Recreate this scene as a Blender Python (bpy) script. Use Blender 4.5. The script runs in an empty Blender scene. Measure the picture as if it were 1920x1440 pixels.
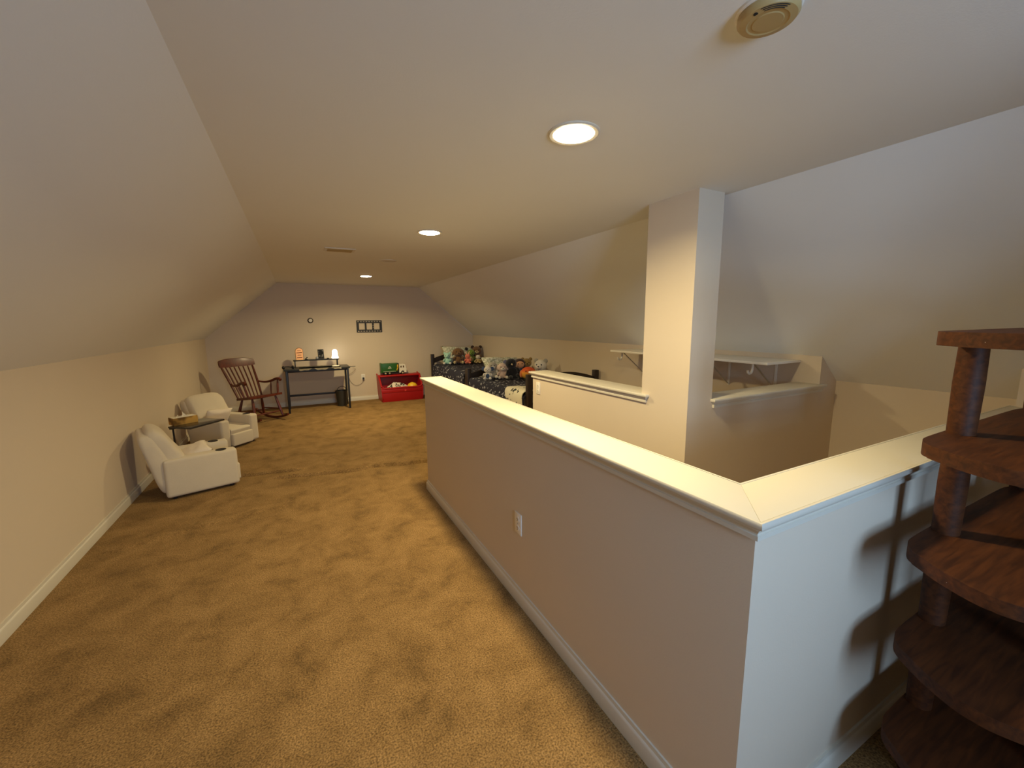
import bpy, bmesh, math, random
from math import pi, sin, cos, radians, sqrt
from mathutils import Vector, Matrix, Euler, noise as mnoise

random.seed(7)
S = bpy.context.scene
C = S.collection

# ------------------------------------------------------------------ camera
cam_d = bpy.data.cameras.new('camera')
cam = bpy.data.objects.new('camera', cam_d)
C.objects.link(cam)
YAW, PITCH, ROLL, FPX = -0.4778, -0.1481, -0.0079, 772.84
_fw = Vector((-sin(YAW) * cos(PITCH), cos(YAW) * cos(PITCH), sin(PITCH)))
_r0 = Vector((cos(YAW), sin(YAW), 0.0))
_u0 = _r0.cross(_fw)
_r = _r0 * cos(ROLL) + _u0 * sin(ROLL)
_u = -_r0 * sin(ROLL) + _u0 * cos(ROLL)
m = Matrix((_r, _u, -_fw)).transposed().to_4x4()
m.translation = Vector((0, 0, 1.5))
cam.matrix_world = m
cam_d.sensor_width = 36.0
cam_d.sensor_fit = 'HORIZONTAL'
cam_d.lens = FPX / 1920 * 36.0
cam_d.clip_start = 0.02
S.camera = cam

# ------------------------------------------------------------------ world, daylight, exposure
w = bpy.data.worlds.new('sky')
S.world = w
w.use_nodes = True
w.node_tree.nodes['Background'].inputs[0].default_value = (0.50, 0.68, 1.0, 1)
w.node_tree.nodes['Background'].inputs[1].default_value = 0.6

WIN = (0.15, 1.05, 1.00, 2.08)      # gable window behind the camera: x0, x1, z0, z1
GY = -1.6                            # gable wall plane
wl = bpy.data.lights.new('daylight', 'AREA')
wl.shape = 'RECTANGLE'
wl.size = WIN[1] - WIN[0]
wl.size_y = WIN[3] - WIN[2]
wl.color = (0.43, 0.66, 1.0)
wl.energy = 110
wlo = bpy.data.objects.new('daylight', wl)
C.objects.link(wlo)
wlo.location = ((WIN[0] + WIN[1]) / 2 - 0.14, GY - 0.22, (WIN[2] + WIN[3]) / 2)
wlo.rotation_euler = (radians(82), 0, radians(-13))
LAMP_COL = (1.0, 0.81, 0.43)

S.view_settings.view_transform = 'Standard'
S.view_settings.look = 'None'
S.view_settings.exposure = 0.0
S.view_settings.gamma = 1.0
S.view_settings.use_curve_mapping = False
S.cycles.max_bounces = 10
S.cycles.diffuse_bounces = 6
S.cycles.sample_clamp_indirect = 6.0

# ------------------------------------------------------------------ materials
def lin(c):
    return tuple((x / 12.92 if x <= 0.04045 else ((x + 0.055) / 1.055) ** 2.4) for x in c)

def rgb(r, g, b):
    return lin((r / 255, g / 255, b / 255))

def mat(name, col, rough=0.6, var=0.06, vscale=6.0, bump=0.0, bscale=120.0, metal=0.0, emit=None, es=0.0, coat=0.0, sheen=0.0, spec=0.5, detail=3.0):
    M = bpy.data.materials.new(name)
    M.use_nodes = True
    nt = M.node_tree
    b = nt.nodes['Principled BSDF']
    b.inputs['Roughness'].default_value = rough
    b.inputs['Metallic'].default_value = metal
    b.inputs['Specular IOR Level'].default_value = spec
    b.inputs['Coat Weight'].default_value = coat
    b.inputs['Coat Roughness'].default_value = 0.15
    b.inputs['Sheen Weight'].default_value = sheen
    b.inputs['Base Color'].default_value = (*col, 1)
    tc = nt.nodes.new('ShaderNodeTexCoord')
    if var > 0:
        n = nt.nodes.new('ShaderNodeTexNoise')
        n.inputs['Scale'].default_value = vscale
        n.inputs['Detail'].default_value = detail
        nt.links.new(tc.outputs['Object'], n.inputs['Vector'])
        mx = nt.nodes.new('ShaderNodeMix')
        mx.data_type = 'RGBA'
        mx.inputs[6].default_value = (*[max(0, c * (1 - var * 1.6)) for c in col], 1)
        mx.inputs[7].default_value = (*[c * (1 + var * 1.6) for c in col], 1)
        nt.links.new(n.outputs['Fac'], mx.inputs[0])
        nt.links.new(mx.outputs[2], b.inputs['Base Color'])
    if bump > 0:
        n2 = nt.nodes.new('ShaderNodeTexNoise')
        n2.inputs['Scale'].default_value = bscale
        n2.inputs['Detail'].default_value = 2.0
        nt.links.new(tc.outputs['Object'], n2.inputs['Vector'])
        bp = nt.nodes.new('ShaderNodeBump')
        bp.inputs['Strength'].default_value = bump
        bp.inputs['Distance'].default_value = 0.01
        nt.links.new(n2.outputs['Fac'], bp.inputs['Height'])
        nt.links.new(bp.outputs['Normal'], b.inputs['Normal'])
    if emit:
        b.inputs['Emission Color'].default_value = (*emit, 1)
        b.inputs['Emission Strength'].default_value = es
    return M

def wood(name, c1, c2, rough=0.35, scale=(1, 12, 12), coat=0.3):
    M = bpy.data.materials.new(name)
    M.use_nodes = True
    nt = M.node_tree
    b = nt.nodes['Principled BSDF']
    b.inputs['Roughness'].default_value = rough
    b.inputs['Coat Weight'].default_value = coat
    b.inputs['Coat Roughness'].default_value = 0.2
    b.inputs['Specular IOR Level'].default_value = 0.5 if coat > 0 else 0.22
    tc = nt.nodes.new('ShaderNodeTexCoord')
    mp = nt.nodes.new('ShaderNodeMapping')
    mp.inputs['Scale'].default_value = scale
    nt.links.new(tc.outputs['Object'], mp.inputs['Vector'])
    n = nt.nodes.new('ShaderNodeTexNoise')
    n.inputs['Scale'].default_value = 5.0
    n.inputs['Detail'].default_value = 6.0
    n.inputs['Distortion'].default_value = 0.6
    nt.links.new(mp.outputs['Vector'], n.inputs['Vector'])
    r = nt.nodes.new('ShaderNodeValToRGB')
    r.color_ramp.elements[0].position = 0.3
    r.color_ramp.elements[0].color = (*c1, 1)
    r.color_ramp.elements[1].position = 0.72
    r.color_ramp.elements[1].color = (*c2, 1)
    nt.links.new(n.outputs['Fac'], r.inputs['Fac'])
    nt.links.new(r.outputs['Color'], b.inputs['Base Color'])
    return M

def carpet_mat():
    M = bpy.data.materials.new('carpet')
    M.use_nodes = True
    nt = M.node_tree
    b = nt.nodes['Principled BSDF']
    b.inputs['Roughness'].default_value = 1.0
    b.inputs['Specular IOR Level'].default_value = 0.1
    b.inputs['Sheen Weight'].default_value = 0.1
    b.inputs['Sheen Roughness'].default_value = 0.6
    b.inputs['Sheen Tint'].default_value = (0.9, 0.7, 0.4, 1)
    tc = nt.nodes.new('ShaderNodeTexCoord')
    def noise(scale, detail, rough=0.5, dist=0.0):
        n = nt.nodes.new('ShaderNodeTexNoise')
        n.inputs['Scale'].default_value = scale
        n.inputs['Detail'].default_value = detail
        n.inputs['Roughness'].default_value = rough
        n.inputs['Distortion'].default_value = dist
        nt.links.new(tc.outputs['Object'], n.inputs['Vector'])
        return n
    big = noise(4.5, 9.0, 0.70, 0.4)
    r = nt.nodes.new('ShaderNodeValToRGB')
    e = r.color_ramp.elements
    e[0].position = 0.30; e[0].color = (*rgb(102, 78, 45), 1)
    e[1].position = 0.62; e[1].color = (*rgb(147, 116, 73), 1)
    e2 = r.color_ramp.elements.new(0.45); e2.color = (*rgb(130, 101, 61), 1)
    nt.links.new(big.outputs['Fac'], r.inputs['Fac'])
    fine = noise(150.0, 2.0)
    mx = nt.nodes.new('ShaderNodeMix'); mx.data_type = 'RGBA'; mx.blend_type = 'MULTIPLY'
    mx.inputs[0].default_value = 1.0
    rr = nt.nodes.new('ShaderNodeValToRGB')
    rr.color_ramp.elements[0].position = 0.3; rr.color_ramp.elements[0].color = (0.45, 0.42, 0.38, 1)
    rr.color_ramp.elements[1].position = 0.7; rr.color_ramp.elements[1].color = (1.45, 1.45, 1.45, 1)
    nt.links.new(fine.outputs['Fac'], rr.inputs['Fac'])
    nt.links.new(r.outputs['Color'], mx.inputs[6])
    nt.links.new(rr.outputs['Color'], mx.inputs[7])
    nt.links.new(mx.outputs[2], b.inputs['Base Color'])
    # footprints and pile, as relief
    tr = noise(7.0, 5.0, 0.6, 0.8)
    add = nt.nodes.new('ShaderNodeMath'); add.operation = 'MULTIPLY_ADD'
    add.inputs[1].default_value = 1.5
    nt.links.new(tr.outputs['Fac'], add.inputs[0])
    nt.links.new(fine.outputs['Fac'], add.inputs[2])
    bp = nt.nodes.new('ShaderNodeBump')
    bp.inputs['Strength'].default_value = 0.55
    bp.inputs['Distance'].default_value = 0.012
    nt.links.new(add.outputs[0], bp.inputs['Height'])
    nt.links.new(bp.outputs['Normal'], b.inputs['Normal'])
    return M

def quilt_mat():
    """navy cloth printed with small white figures in rows"""
    M = bpy.data.materials.new('navy_print')
    M.use_nodes = True
    nt = M.node_tree
    b = nt.nodes['Principled BSDF']
    b.inputs['Roughness'].default_value = 0.9
    tc = nt.nodes.new('ShaderNodeTexCoord')
    v = nt.nodes.new('ShaderNodeTexVoronoi')
    v.inputs['Scale'].default_value = 16.0
    v.inputs['Randomness'].default_value = 0.75
    nt.links.new(tc.outputs['Object'], v.inputs['Vector'])
    n = nt.nodes.new('ShaderNodeTexNoise')
    n.inputs['Scale'].default_value = 38.0
    n.inputs['Detail'].default_value = 1.0
    nt.links.new(tc.outputs['Object'], n.inputs['Vector'])
    ma = nt.nodes.new('ShaderNodeMath'); ma.operation = 'MULTIPLY_ADD'
    ma.inputs[1].default_value = 0.75
    nt.links.new(n.outputs['Fac'], ma.inputs[0])
    nt.links.new(v.outputs['Distance'], ma.inputs[2])
    r = nt.nodes.new('ShaderNodeValToRGB')
    r.color_ramp.interpolation = 'LINEAR'
    e = r.color_ramp.elements
    e[0].position = 0.58; e[0].color = (0.40, 0.40, 0.44, 1)
    e[1].position = 0.66; e[1].color = (0.012, 0.012, 0.028, 1)
    nt.links.new(ma.outputs[0], r.inputs['Fac'])
    nt.links.new(r.outputs['Color'], b.inputs['Base Color'])
    return M

def spotted_mat(name, c1, c2, scale=30.0, lo=0.48, hi=0.56):
    M = bpy.data.materials.new(name)
    M.use_nodes = True
    nt = M.node_tree
    b = nt.nodes['Principled BSDF']
    b.inputs['Roughness'].default_value = 0.9
    tc = nt.nodes.new('ShaderNodeTexCoord')
    n = nt.nodes.new('ShaderNodeTexNoise')
    n.inputs['Scale'].default_value = scale
    n.inputs['Detail'].default_value = 1.5
    nt.links.new(tc.outputs['Object'], n.inputs['Vector'])
    r = nt.nodes.new('ShaderNodeValToRGB')
    r.color_ramp.elements[0].position = lo; r.color_ramp.elements[0].color = (*c1, 1)
    r.color_ramp.elements[1].position = hi; r.color_ramp.elements[1].color = (*c2, 1)
    nt.links.new(n.outputs['Fac'], r.inputs['Fac'])
    nt.links.new(r.outputs['Color'], b.inputs['Base Color'])
    return M

def glass_mat(name):
    M = bpy.data.materials.new(name)
    M.use_nodes = True
    nt = M.node_tree
    out = nt.nodes['Material Output']
    tr = nt.nodes.new('ShaderNodeBsdfTransparent')
    gl = nt.nodes.new('ShaderNodeBsdfGlossy')
    gl.inputs['Roughness'].default_value = 0.02
    fr = nt.nodes.new('ShaderNodeFresnel')
    mx = nt.nodes.new('ShaderNodeMixShader')
    nt.links.new(fr.outputs[0], mx.inputs[0])
    nt.links.new(tr.outputs[0], mx.inputs[1])
    nt.links.new(gl.outputs[0], mx.inputs[2])
    nt.links.new(mx.outputs[0], out.inputs['Surface'])
    return M

WALL = mat('beige_wall_paint', (0.655, 0.55, 0.415), 0.75, 0.015, 2.0, 0.04, 180)
CEIL = mat('ceiling_paint', (0.80, 0.795, 0.755), 0.85, 0.012, 2.0, 0.04, 180)
TRIM = mat('white_trim_paint', (0.64, 0.59, 0.48), 0.42, 0.012, 3.0)
CARPET = carpet_mat()
DWOOD = wood('red_brown_wood', rgb(52, 26, 11), rgb(84, 45, 18), 0.6, (1.5, 14, 14), 0.0)
RWOOD = wood('dark_cherry_wood', rgb(70, 25, 14), rgb(106, 42, 22), 0.45, (6, 6, 2), 0.1)
ESP = wood('espresso_wood', rgb(24, 16, 12), rgb(44, 30, 22), 0.45, (2, 8, 8), 0.15)
CREAM = mat('cream_upholstery', rgb(206, 193, 168), 0.85, 0.03, 9, 0.12, 260, sheen=0.2)
CREAM2 = mat('pale_cushion_cloth', rgb(222, 208, 186), 0.85, 0.03, 14, 0.15, 240, sheen=0.2)
BLACK = mat('black_metal', (0.012, 0.012, 0.013), 0.42, 0.05, 20)
BLKPL = mat('black_plastic', (0.015, 0.014, 0.014), 0.5, 0.05, 20)
DKGLASS = mat('dark_table_top', (0.03, 0.028, 0.026), 0.22, 0.05, 8, coat=0.3)
STEEL = mat('dull_steel', (0.5, 0.5, 0.5), 0.35, 0.05, 20, metal=0.9)
WHITEPL = mat('white_plastic', rgb(232, 226, 212), 0.4, 0.01, 10)
IVORY = mat('yellowed_plastic', rgb(176, 150, 98), 0.5, 0.02, 10)
DARKSLOT = mat('dark_slot', (0.01, 0.009, 0.008), 0.8, 0)
REDPL = mat('red_plastic', rgb(168, 16, 20), 0.42, 0.04, 6)
REDLT = mat('pale_red_emblem', rgb(226, 70, 66), 0.45, 0.02, 10)
GREENPL = mat('green_plastic', rgb(38, 92, 36), 0.4, 0.04, 12)
YELPL = mat('yellow_plastic', rgb(236, 190, 40), 0.45, 0.04, 18)
LENS = mat('lit_lamp_lens', (1, 0.95, 0.85), 0.4, 0, emit=(1.0, 0.84, 0.56), es=55.0)
LENSOFF = mat('unlit_lamp_lens', rgb(206, 196, 176), 0.5, 0.01)
QUILT = quilt_mat()
QWHITE = spotted_mat('white_print_cloth', rgb(52, 52, 50), rgb(226, 220, 196), 16, 0.36, 0.40)
PCASE = spotted_mat('pale_green_print_cloth', rgb(168, 172, 144), rgb(222, 222, 202), 34, 0.42, 0.56)

# ------------------------------------------------------------------ mesh helpers
def obj(name, bm, material, parent=None, smooth=True, angle=35):
    me = bpy.data.meshes.new(name)
    bm.normal_update()
    bm.to_mesh(me)
    bm.free()
    if material:
        me.materials.append(material)
    o = bpy.data.objects.new(name, me)
    C.objects.link(o)
    if parent is not None:
        o.parent = parent
    if smooth:
        me.polygons.foreach_set('use_smooth', [True] * len(me.polygons))
        me.set_sharp_from_angle(angle=radians(angle))
    return o

def thing(name, label, cat, loc=(0, 0, 0), rotz=0.0, group=None):
    o = bpy.data.objects.new(name, None)
    C.objects.link(o)
    o.empty_display_size = 0.1
    o.location = loc
    o.rotation_euler = (0, 0, rotz)
    return tag(o, label, cat, group)

def tag(o, label, cat, group=None):
    o['label'] = label
    o['category'] = cat
    if group:
        o['group'] = group
    return o

def struct(name, bm, material, label=None, smooth=True):
    o = obj(name, bm, material, None, smooth)
    o['kind'] = 'structure'
    if label:
        o['label'] = label
    return o

def nb():
    return bmesh.new()

def box(bm, c, s, bevel=0.0, rot=None, seg=2):
    r = bmesh.ops.create_cube(bm, size=1.0)
    vs = r['verts']
    bmesh.ops.scale(bm, vec=s, verts=vs)
    if bevel > 0:
        es = list({e for v in vs for e in v.link_edges})
        rr = bmesh.ops.bevel(bm, geom=es, offset=bevel, segments=seg, profile=0.6, affect='EDGES')
        vs = list({v for f in rr['faces'] for v in f.verts} | {v for v in vs if v.is_valid})
    if rot is not None:
        bmesh.ops.rotate(bm, cent=(0, 0, 0), matrix=Euler(rot).to_matrix(), verts=vs)
    bmesh.ops.translate(bm, vec=c, verts=vs)
    return vs

def bx(bm, x0, x1, y0, y1, z0, z1, bevel=0.0, seg=2):
    return box(bm, ((x0 + x1) / 2, (y0 + y1) / 2, (z0 + z1) / 2), (x1 - x0, y1 - y0, z1 - z0), bevel, None, seg)

def ring_frame(d):
    d = d.normalized()
    a = Vector((0, 0, 1)) if abs(d.z) < 0.9 else Vector((1, 0, 0))
    u = d.cross(a).normalized()
    return u, u.cross(d).normalized()

def tube(bm, pts, r, seg=10, cap=True):
    """sweep a circle (radius r or a list of radii) along points"""
    pts = [Vector(p) for p in pts]
    n = len(pts)
    rs = r if isinstance(r, (list, tuple)) else [r] * n
    rings = []
    u = None
    for i, p in enumerate(pts):
        d = (pts[min(i + 1, n - 1)] - pts[max(i - 1, 0)]).normalized()
        if u is None:
            u, v = ring_frame(d)
        else:
            u = (u - d * u.dot(d)).normalized()
            v = u.cross(d).normalized()
        rings.append([bm.verts.new(p + (u * cos(2 * pi * k / seg) + v * sin(2 * pi * k / seg)) * rs[i]) for k in range(seg)])
    for a, b in zip(rings, rings[1:]):
        for k in range(seg):
            bm.faces.new((a[k], a[(k + 1) % seg], b[(k + 1) % seg], b[k]))
    if cap:
        bm.faces.new(rings[0][::-1])
        bm.faces.new(rings[-1])
    bmesh.ops.recalc_face_normals(bm, faces=bm.faces[:])

def lathe(bm, prof, seg=24, c=(0, 0, 0), closed_ends=True):
    """prof: list of (radius, z)"""
    rings = []
    for r, z in prof:
        if r < 1e-6:
            rings.append([bm.verts.new((c[0], c[1], c[2] + z))])
        else:
            rings.append([bm.verts.new((c[0] + r * cos(2 * pi * k / seg), c[1] + r * sin(2 * pi * k / seg), c[2] + z)) for k in range(seg)])
    for a, b in zip(rings, rings[1:]):
        for k in range(seg):
            A, B = a[k % len(a)], a[(k + 1) % len(a)]
            D, E_ = b[k % len(b)], b[(k + 1) % len(b)]
            f = [A]
            for q in (B, E_, D):
                if q not in f:
                    f.append(q)
            if len(f) >= 3:
                bm.faces.new(f)
    if closed_ends:
        for ring in (rings[0], rings[-1]):
            if len(ring) > 2:
                try:
                    bm.faces.new(ring)
                except ValueError:
                    pass
    bmesh.ops.recalc_face_normals(bm, faces=bm.faces[:])

def ell(bm, c, r, rot=None, seg=16, rings=10):
    q = bmesh.ops.create_uvsphere(bm, u_segments=seg, v_segments=rings, radius=1.0)
    vs = q['verts']
    bmesh.ops.scale(bm, vec=r, verts=vs)
    if rot is not None:
        bmesh.ops.rotate(bm, cent=(0, 0, 0), matrix=Euler(rot).to_matrix(), verts=vs)
    bmesh.ops.translate(bm, vec=c, verts=vs)
    return vs

def prism(bm, poly, z0, z1, bevel=0.0):
    a = [bm.verts.new((x, y, z0)) for x, y in poly]
    b = [bm.verts.new((x, y, z1)) for x, y in poly]
    n = len(poly)
    fs = [bm.faces.new(a[::-1]), bm.faces.new(b)]
    for i in range(n):
        fs.append(bm.faces.new((a[i], a[(i + 1) % n], b[(i + 1) % n], b[i])))
    if bevel > 0:
        es = [e for f in fs[:2] for e in f.edges]
        bmesh.ops.bevel(bm, geom=es, offset=bevel, segments=2, profile=0.6, affect='EDGES')
    bmesh.ops.recalc_face_normals(bm, faces=bm.faces[:])
    return a + b

def offset_poly(poly, d):
    """offset a closed CCW polygon outwards by d with mitred corners"""
    n = len(poly)
    out = []
    for i in range(n):
        p0, p1, p2 = Vector(poly[i - 1]), Vector(poly[i]), Vector(poly[(i + 1) % n])
        d1 = (p1 - p0).normalized(); d2 = (p2 - p1).normalized()
        n1 = Vector((d1.y, -d1.x)); n2 = Vector((d2.y, -d2.x))
        k = (n1 + n2)
        k = k / max(1e-6, k.dot(n1))
        out.append((p1.x + k.x * d, p1.y + k.y * d))
    return out

def sweep_poly(bm, poly, prof, closed_prof=True):
    """sweep a profile [(outward offset, z)] around a closed CCW polygon"""
    loops = []
    for off, z in prof:
        loops.append([bm.verts.new((x, y, z)) for x, y in offset_poly(poly, off)])
    n = len(poly)
    pairs = list(zip(loops, loops[1:]))
    if closed_prof:
        pairs.append((loops[-1], loops[0]))
    for a, b in pairs:
        for i in range(n):
            bm.faces.new((a[i], a[(i + 1) % n], b[(i + 1) % n], b[i]))
    bmesh.ops.recalc_face_normals(bm, faces=bm.faces[:])

def puff(bm, prof, width, p=5.0, n=14, axis='y', c=(0, 0, 0), keep=0.35):
    """extrude a closed (a, z) profile across a width, rounding both ends over"""
    cx = sum(q[0] for q in prof) / len(prof)
    cz = sum(q[1] for q in prof) / len(prof)
    rings = []
    for i in range(n + 1):
        t = -1 + 2 * i / n
        t = math.copysign(1 - (1 - abs(t)) ** 1.7, t)
        s = (max(0.0, 1 - abs(t) ** p)) ** (1 / p)
        s = keep + (1 - keep) * s
        ring = []
        for a, z in prof:
            aa, zz = cx + (a - cx) * s, cz + (z - cz) * s
            q = (aa, t * width / 2, zz) if axis == 'y' else (t * width / 2, aa, zz)
            ring.append(bm.verts.new(Vector(q) + Vector(c)))
        rings.append(ring)
    m_ = len(prof)
    for a, b in zip(rings, rings[1:]):
        for k in range(m_):
            bm.faces.new((a[k], a[(k + 1) % m_], b[(k + 1) % m_], b[k]))
    bm.faces.new(rings[0]); bm.faces.new(rings[-1])
    bmesh.ops.recalc_face_normals(bm, faces=bm.faces[:])

def smooth_prof(pts, per=5):
    """closed Catmull-Rom through the points"""
    n = len(pts)
    out = []
    for i in range(n):
        p0, p1, p2, p3 = [Vector(pts[(i + k) % n]) for k in (-1, 0, 1, 2)]
        for j in range(per):
            t = j / per
            q = 0.5 * ((2 * p1) + (-p0 + p2) * t + (2 * p0 - 5 * p1 + 4 * p2 - p3) * t * t + (-p0 + 3 * p1 - 3 * p2 + p3) * t ** 3)
            out.append(tuple(q))
    return out

def curve_pts(pts, per=6):
    n = len(pts)
    out = []
    for i in range(n - 1):
        p0, p1, p2, p3 = Vector(pts[max(i - 1, 0)]), Vector(pts[i]), Vector(pts[i + 1]), Vector(pts[min(i + 2, n - 1)])
        for j in range(per):
            t = j / per
            out.append(0.5 * ((2 * p1) + (-p0 + p2) * t + (2 * p0 - 5 * p1 + 4 * p2 - p3) * t * t + (-p0 + 3 * p1 - 3 * p2 + p3) * t ** 3))
    out.append(Vector(pts[-1]))
    return out

def pillow(bm, sx, sy, h, n=16, wrinkle=0.006, seed=0.0):
    """a soft rectangular cushion, flat on z = 0, pinched at the corners"""
    top, bot = {}, {}
    for i in range(n + 1):
        for j in range(n + 1):
            u, v = -1 + 2 * i / n, -1 + 2 * j / n
            k = (max(0, 1 - abs(u) ** 3.0) * max(0, 1 - abs(v) ** 3.0)) ** 0.45
            edge = 1 - 0.10 * (1 - abs(u)) * abs(v) ** 4 - 0.10 * (1 - abs(v)) * abs(u) ** 4
            x, y = u * sx / 2 * edge, v * sy / 2 * edge
            z = h / 2 * k + wrinkle * k * mnoise.noise(Vector((u * 3 + seed, v * 3, seed)))
            top[i, j] = bm.verts.new((x, y, h / 2 + z))
            rim = i in (0, n) or j in (0, n)
            bot[i, j] = top[i, j] if rim else bm.verts.new((x, y, h / 2 - z))
    for i in range(n):
        for j in range(n):
            bm.faces.new((top[i, j], top[i + 1, j], top[i + 1, j + 1], top[i, j + 1]))
            q = [bot[i, j], bot[i, j + 1], bot[i + 1, j + 1], bot[i + 1, j]]
            bm.faces.new(q)
    bmesh.ops.recalc_face_normals(bm, faces=bm.faces[:])

def xform(bm, M):
    bmesh.ops.transform(bm, matrix=M, verts=bm.verts[:])

# ------------------------------------------------------------------ room shell
XL, HL, XA, ZC, YF = -1.3696, 1.2723, -0.2455, 2.2243, 8.517
XB, XR, HR, XR2, HR2 = 2.2764, 3.4429, 1.2344, 3.68, 1.0357
XW, YW, YE = 0.966, 0.567, 3.543          # stair half wall: left face, near face, far end
XWI, YWI = 1.100, 0.692                   # its inner faces
XC, CW, YB, YCB, YAE = 2.022, 0.212, 1.648, 2.017, 3.457
AWT = 0.150
CAPZ, OV = 1.026, 0.032
DEEP = -2.7

# floor: carpet with a hole for the stairs and a few wrinkles
def floor_z(x, y):
    z = 0.0
    def ridge(pts, h, wd):
        best = 9
        for (ax, ay), (bx_, by_) in zip(pts, pts[1:]):
            a, b, p = Vector((ax, ay)), Vector((bx_, by_)), Vector((x, y))
            t = max(0, min(1, (p - a).dot(b - a) / (b - a).length_squared))
            best = min(best, (p - (a + (b - a) * t)).length)
        return h * math.exp(-(best / wd) ** 2) * 1.0
    if 4.0 < y < 5.1:
        for pts in ([(-0.85, 4.80), (-0.45, 4.71), (-0.10, 4.67)], [(-0.25, 4.50), (0.10, 4.42), (0.45, 4.36), (0.62, 4.40), (0.90, 4.32), (1.4, 4.24), (2.0, 4.22)]):
            z += ridge([(px_, py_ + 0.035) for px_, py_ in pts], 0.022, 0.035)
            z -= ridge(pts, 0.042, 0.013)
    if 3.2 < y < 4.2 and x < 0.4:
        z += ridge([(-1.2, 3.55), (-0.7, 3.72), (-0.2, 3.80)], 0.008, 0.05)
    return z

bm = nb()
def grid_patch(bm, xs, ys):
    vs = [[bm.verts.new((x, y, floor_z(x, y))) for y in ys] for x in xs]
    for i in range(len(xs) - 1):
        for j in range(len(ys) - 1):
            bm.faces.new((vs[i][j], vs[i + 1][j], vs[i + 1][j + 1], vs[i][j + 1]))
def frange(a, b, st):
    n = max(1, int(round((b - a) / st)))
    return [a + (b - a) * i / n for i in range(n + 1)]
ys_main = frange(GY, 3.3, 0.3) + frange(3.3, 4.1, 0.02)[1:] + frange(4.1, 4.95, 0.0045)[1:] + frange(4.95, YF, 0.25)[1:]
grid_patch(bm, frange(XL, XWI, 0.05), ys_main)
grid_patch(bm, frange(XWI, XC, 0.05), frange(3.5, 4.1, 0.02) + frange(4.1, 4.95, 0.0045)[1:] + frange(4.95, YF, 0.25)[1:])
grid_patch(bm, frange(XWI, XR, 0.4), frange(GY, YWI, 0.4))
grid_patch(bm, frange(XC, XR, 0.4), frange(YB, YF, 0.4))
floor = struct('floor', bm, CARPET, 'brown cut pile carpet with wrinkles and footprints')

TH = 0.08
def wall_poly(name, pts, thick_dir, material, label):
    """a flat wall polygon (inner face) with thickness along thick_dir"""
    bm = nb()
    a = [bm.verts.new(p) for p in pts]
    b = [bm.verts.new(Vector(p) + Vector(thick_dir)) for p in pts]
    n = len(pts)
    bm.faces.new(a); bm.faces.new(b[::-1])
    for i in range(n):
        bm.faces.new((a[i], b[i], b[(i + 1) % n], a[(i + 1) % n]))
    bmesh.ops.recalc_face_normals(bm, faces=bm.faces[:])
    return struct(name, bm, material, label, smooth=False)

SL = (ZC - HR) / (XR - XB)
gable = [(XL, 0), (XR, 0), (XR, HR), (XB, ZC), (XA, ZC), (XL, HL)]
wall_poly('wall_far', [(x, YF, z) for x, z in gable], (0, TH, 0), WALL, 'beige gable wall at the far end of the attic')
wall_poly('wall_left', [(XL, GY, -0.02), (XL, YF, -0.02), (XL, YF, HL), (XL, GY, HL)], (-TH, 0, 0), WALL, 'low beige knee wall behind the cream recliners')
# right knee wall: beyond and before the stairwell, and the deeper stretch beside it
bm = nb()
bx(bm, XR, XR + 0.05, YB + 0.126, YF, -0.02, HR + 0.02)
struct('wall_right', bm, WALL, 'low beige knee wall behind the beds and the shelf', False)
bm = nb()
bx(bm, XR, XR + 0.05, GY, YW, -0.02, HR + 0.02)
struct('wall_right_near', bm, WALL, 'low beige knee wall at the near right', False)
bm = nb()
bx(bm, XR2, XR2 + 0.06, YWI - 0.10, YB + 0.10, DEEP, HR2 + 0.02)
struct('wall_stair_right', bm, WALL, 'beige knee wall on the outer side of the stairwell', False)
# returns between the two knee wall lines
for nm, y0, y1, lb in (('wall_stair_return_far', YB, YB + 0.126, 'narrow beige return at the far side of the stairwell'), ('wall_stair_return_near', YW, YWI, 'narrow beige return at the near side of the stairwell')):
    bm = nb()
    a = [(XR, y0, DEEP), (XR2, y0, DEEP), (XR2, y0, HR2), (XR, y0, HR)]
    va = [bm.verts.new(p) for p in a]
    vb = [bm.verts.new((p[0], y1, p[2])) for p in a]
    bm.faces.new(va); bm.faces.new(vb[::-1])
    for i in range(4):
        bm.faces.new((va[i], vb[i], vb[(i + 1) % 4], va[(i + 1) % 4]))
    bmesh.ops.recalc_face_normals(bm, faces=bm.faces[:])
    struct(nm, bm, WALL, lb, False)

wall_poly('ceiling', [(XA, GY, ZC), (XB, GY, ZC), (XB, YF, ZC), (XA, YF, ZC)], (0, 0, TH), CEIL, 'flat white attic ceiling')
wall_poly('ceiling_left', [(XL, GY, HL), (XA, GY, ZC), (XA, YF, ZC), (XL, YF, HL)], (-TH * 0.65, 0, TH * 0.76), CEIL, 'sloping ceiling above the recliners')
wall_poly('ceiling_right', [(XR2 + 0.02, GY, HR2 - 0.017), (XB, GY, ZC), (XB, YF, ZC), (XR2 + 0.02, YF, HR2 - 0.017)], (TH * 0.65, 0, TH * 0.76), CEIL, 'sloping ceiling above the beds and stairs')

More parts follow.
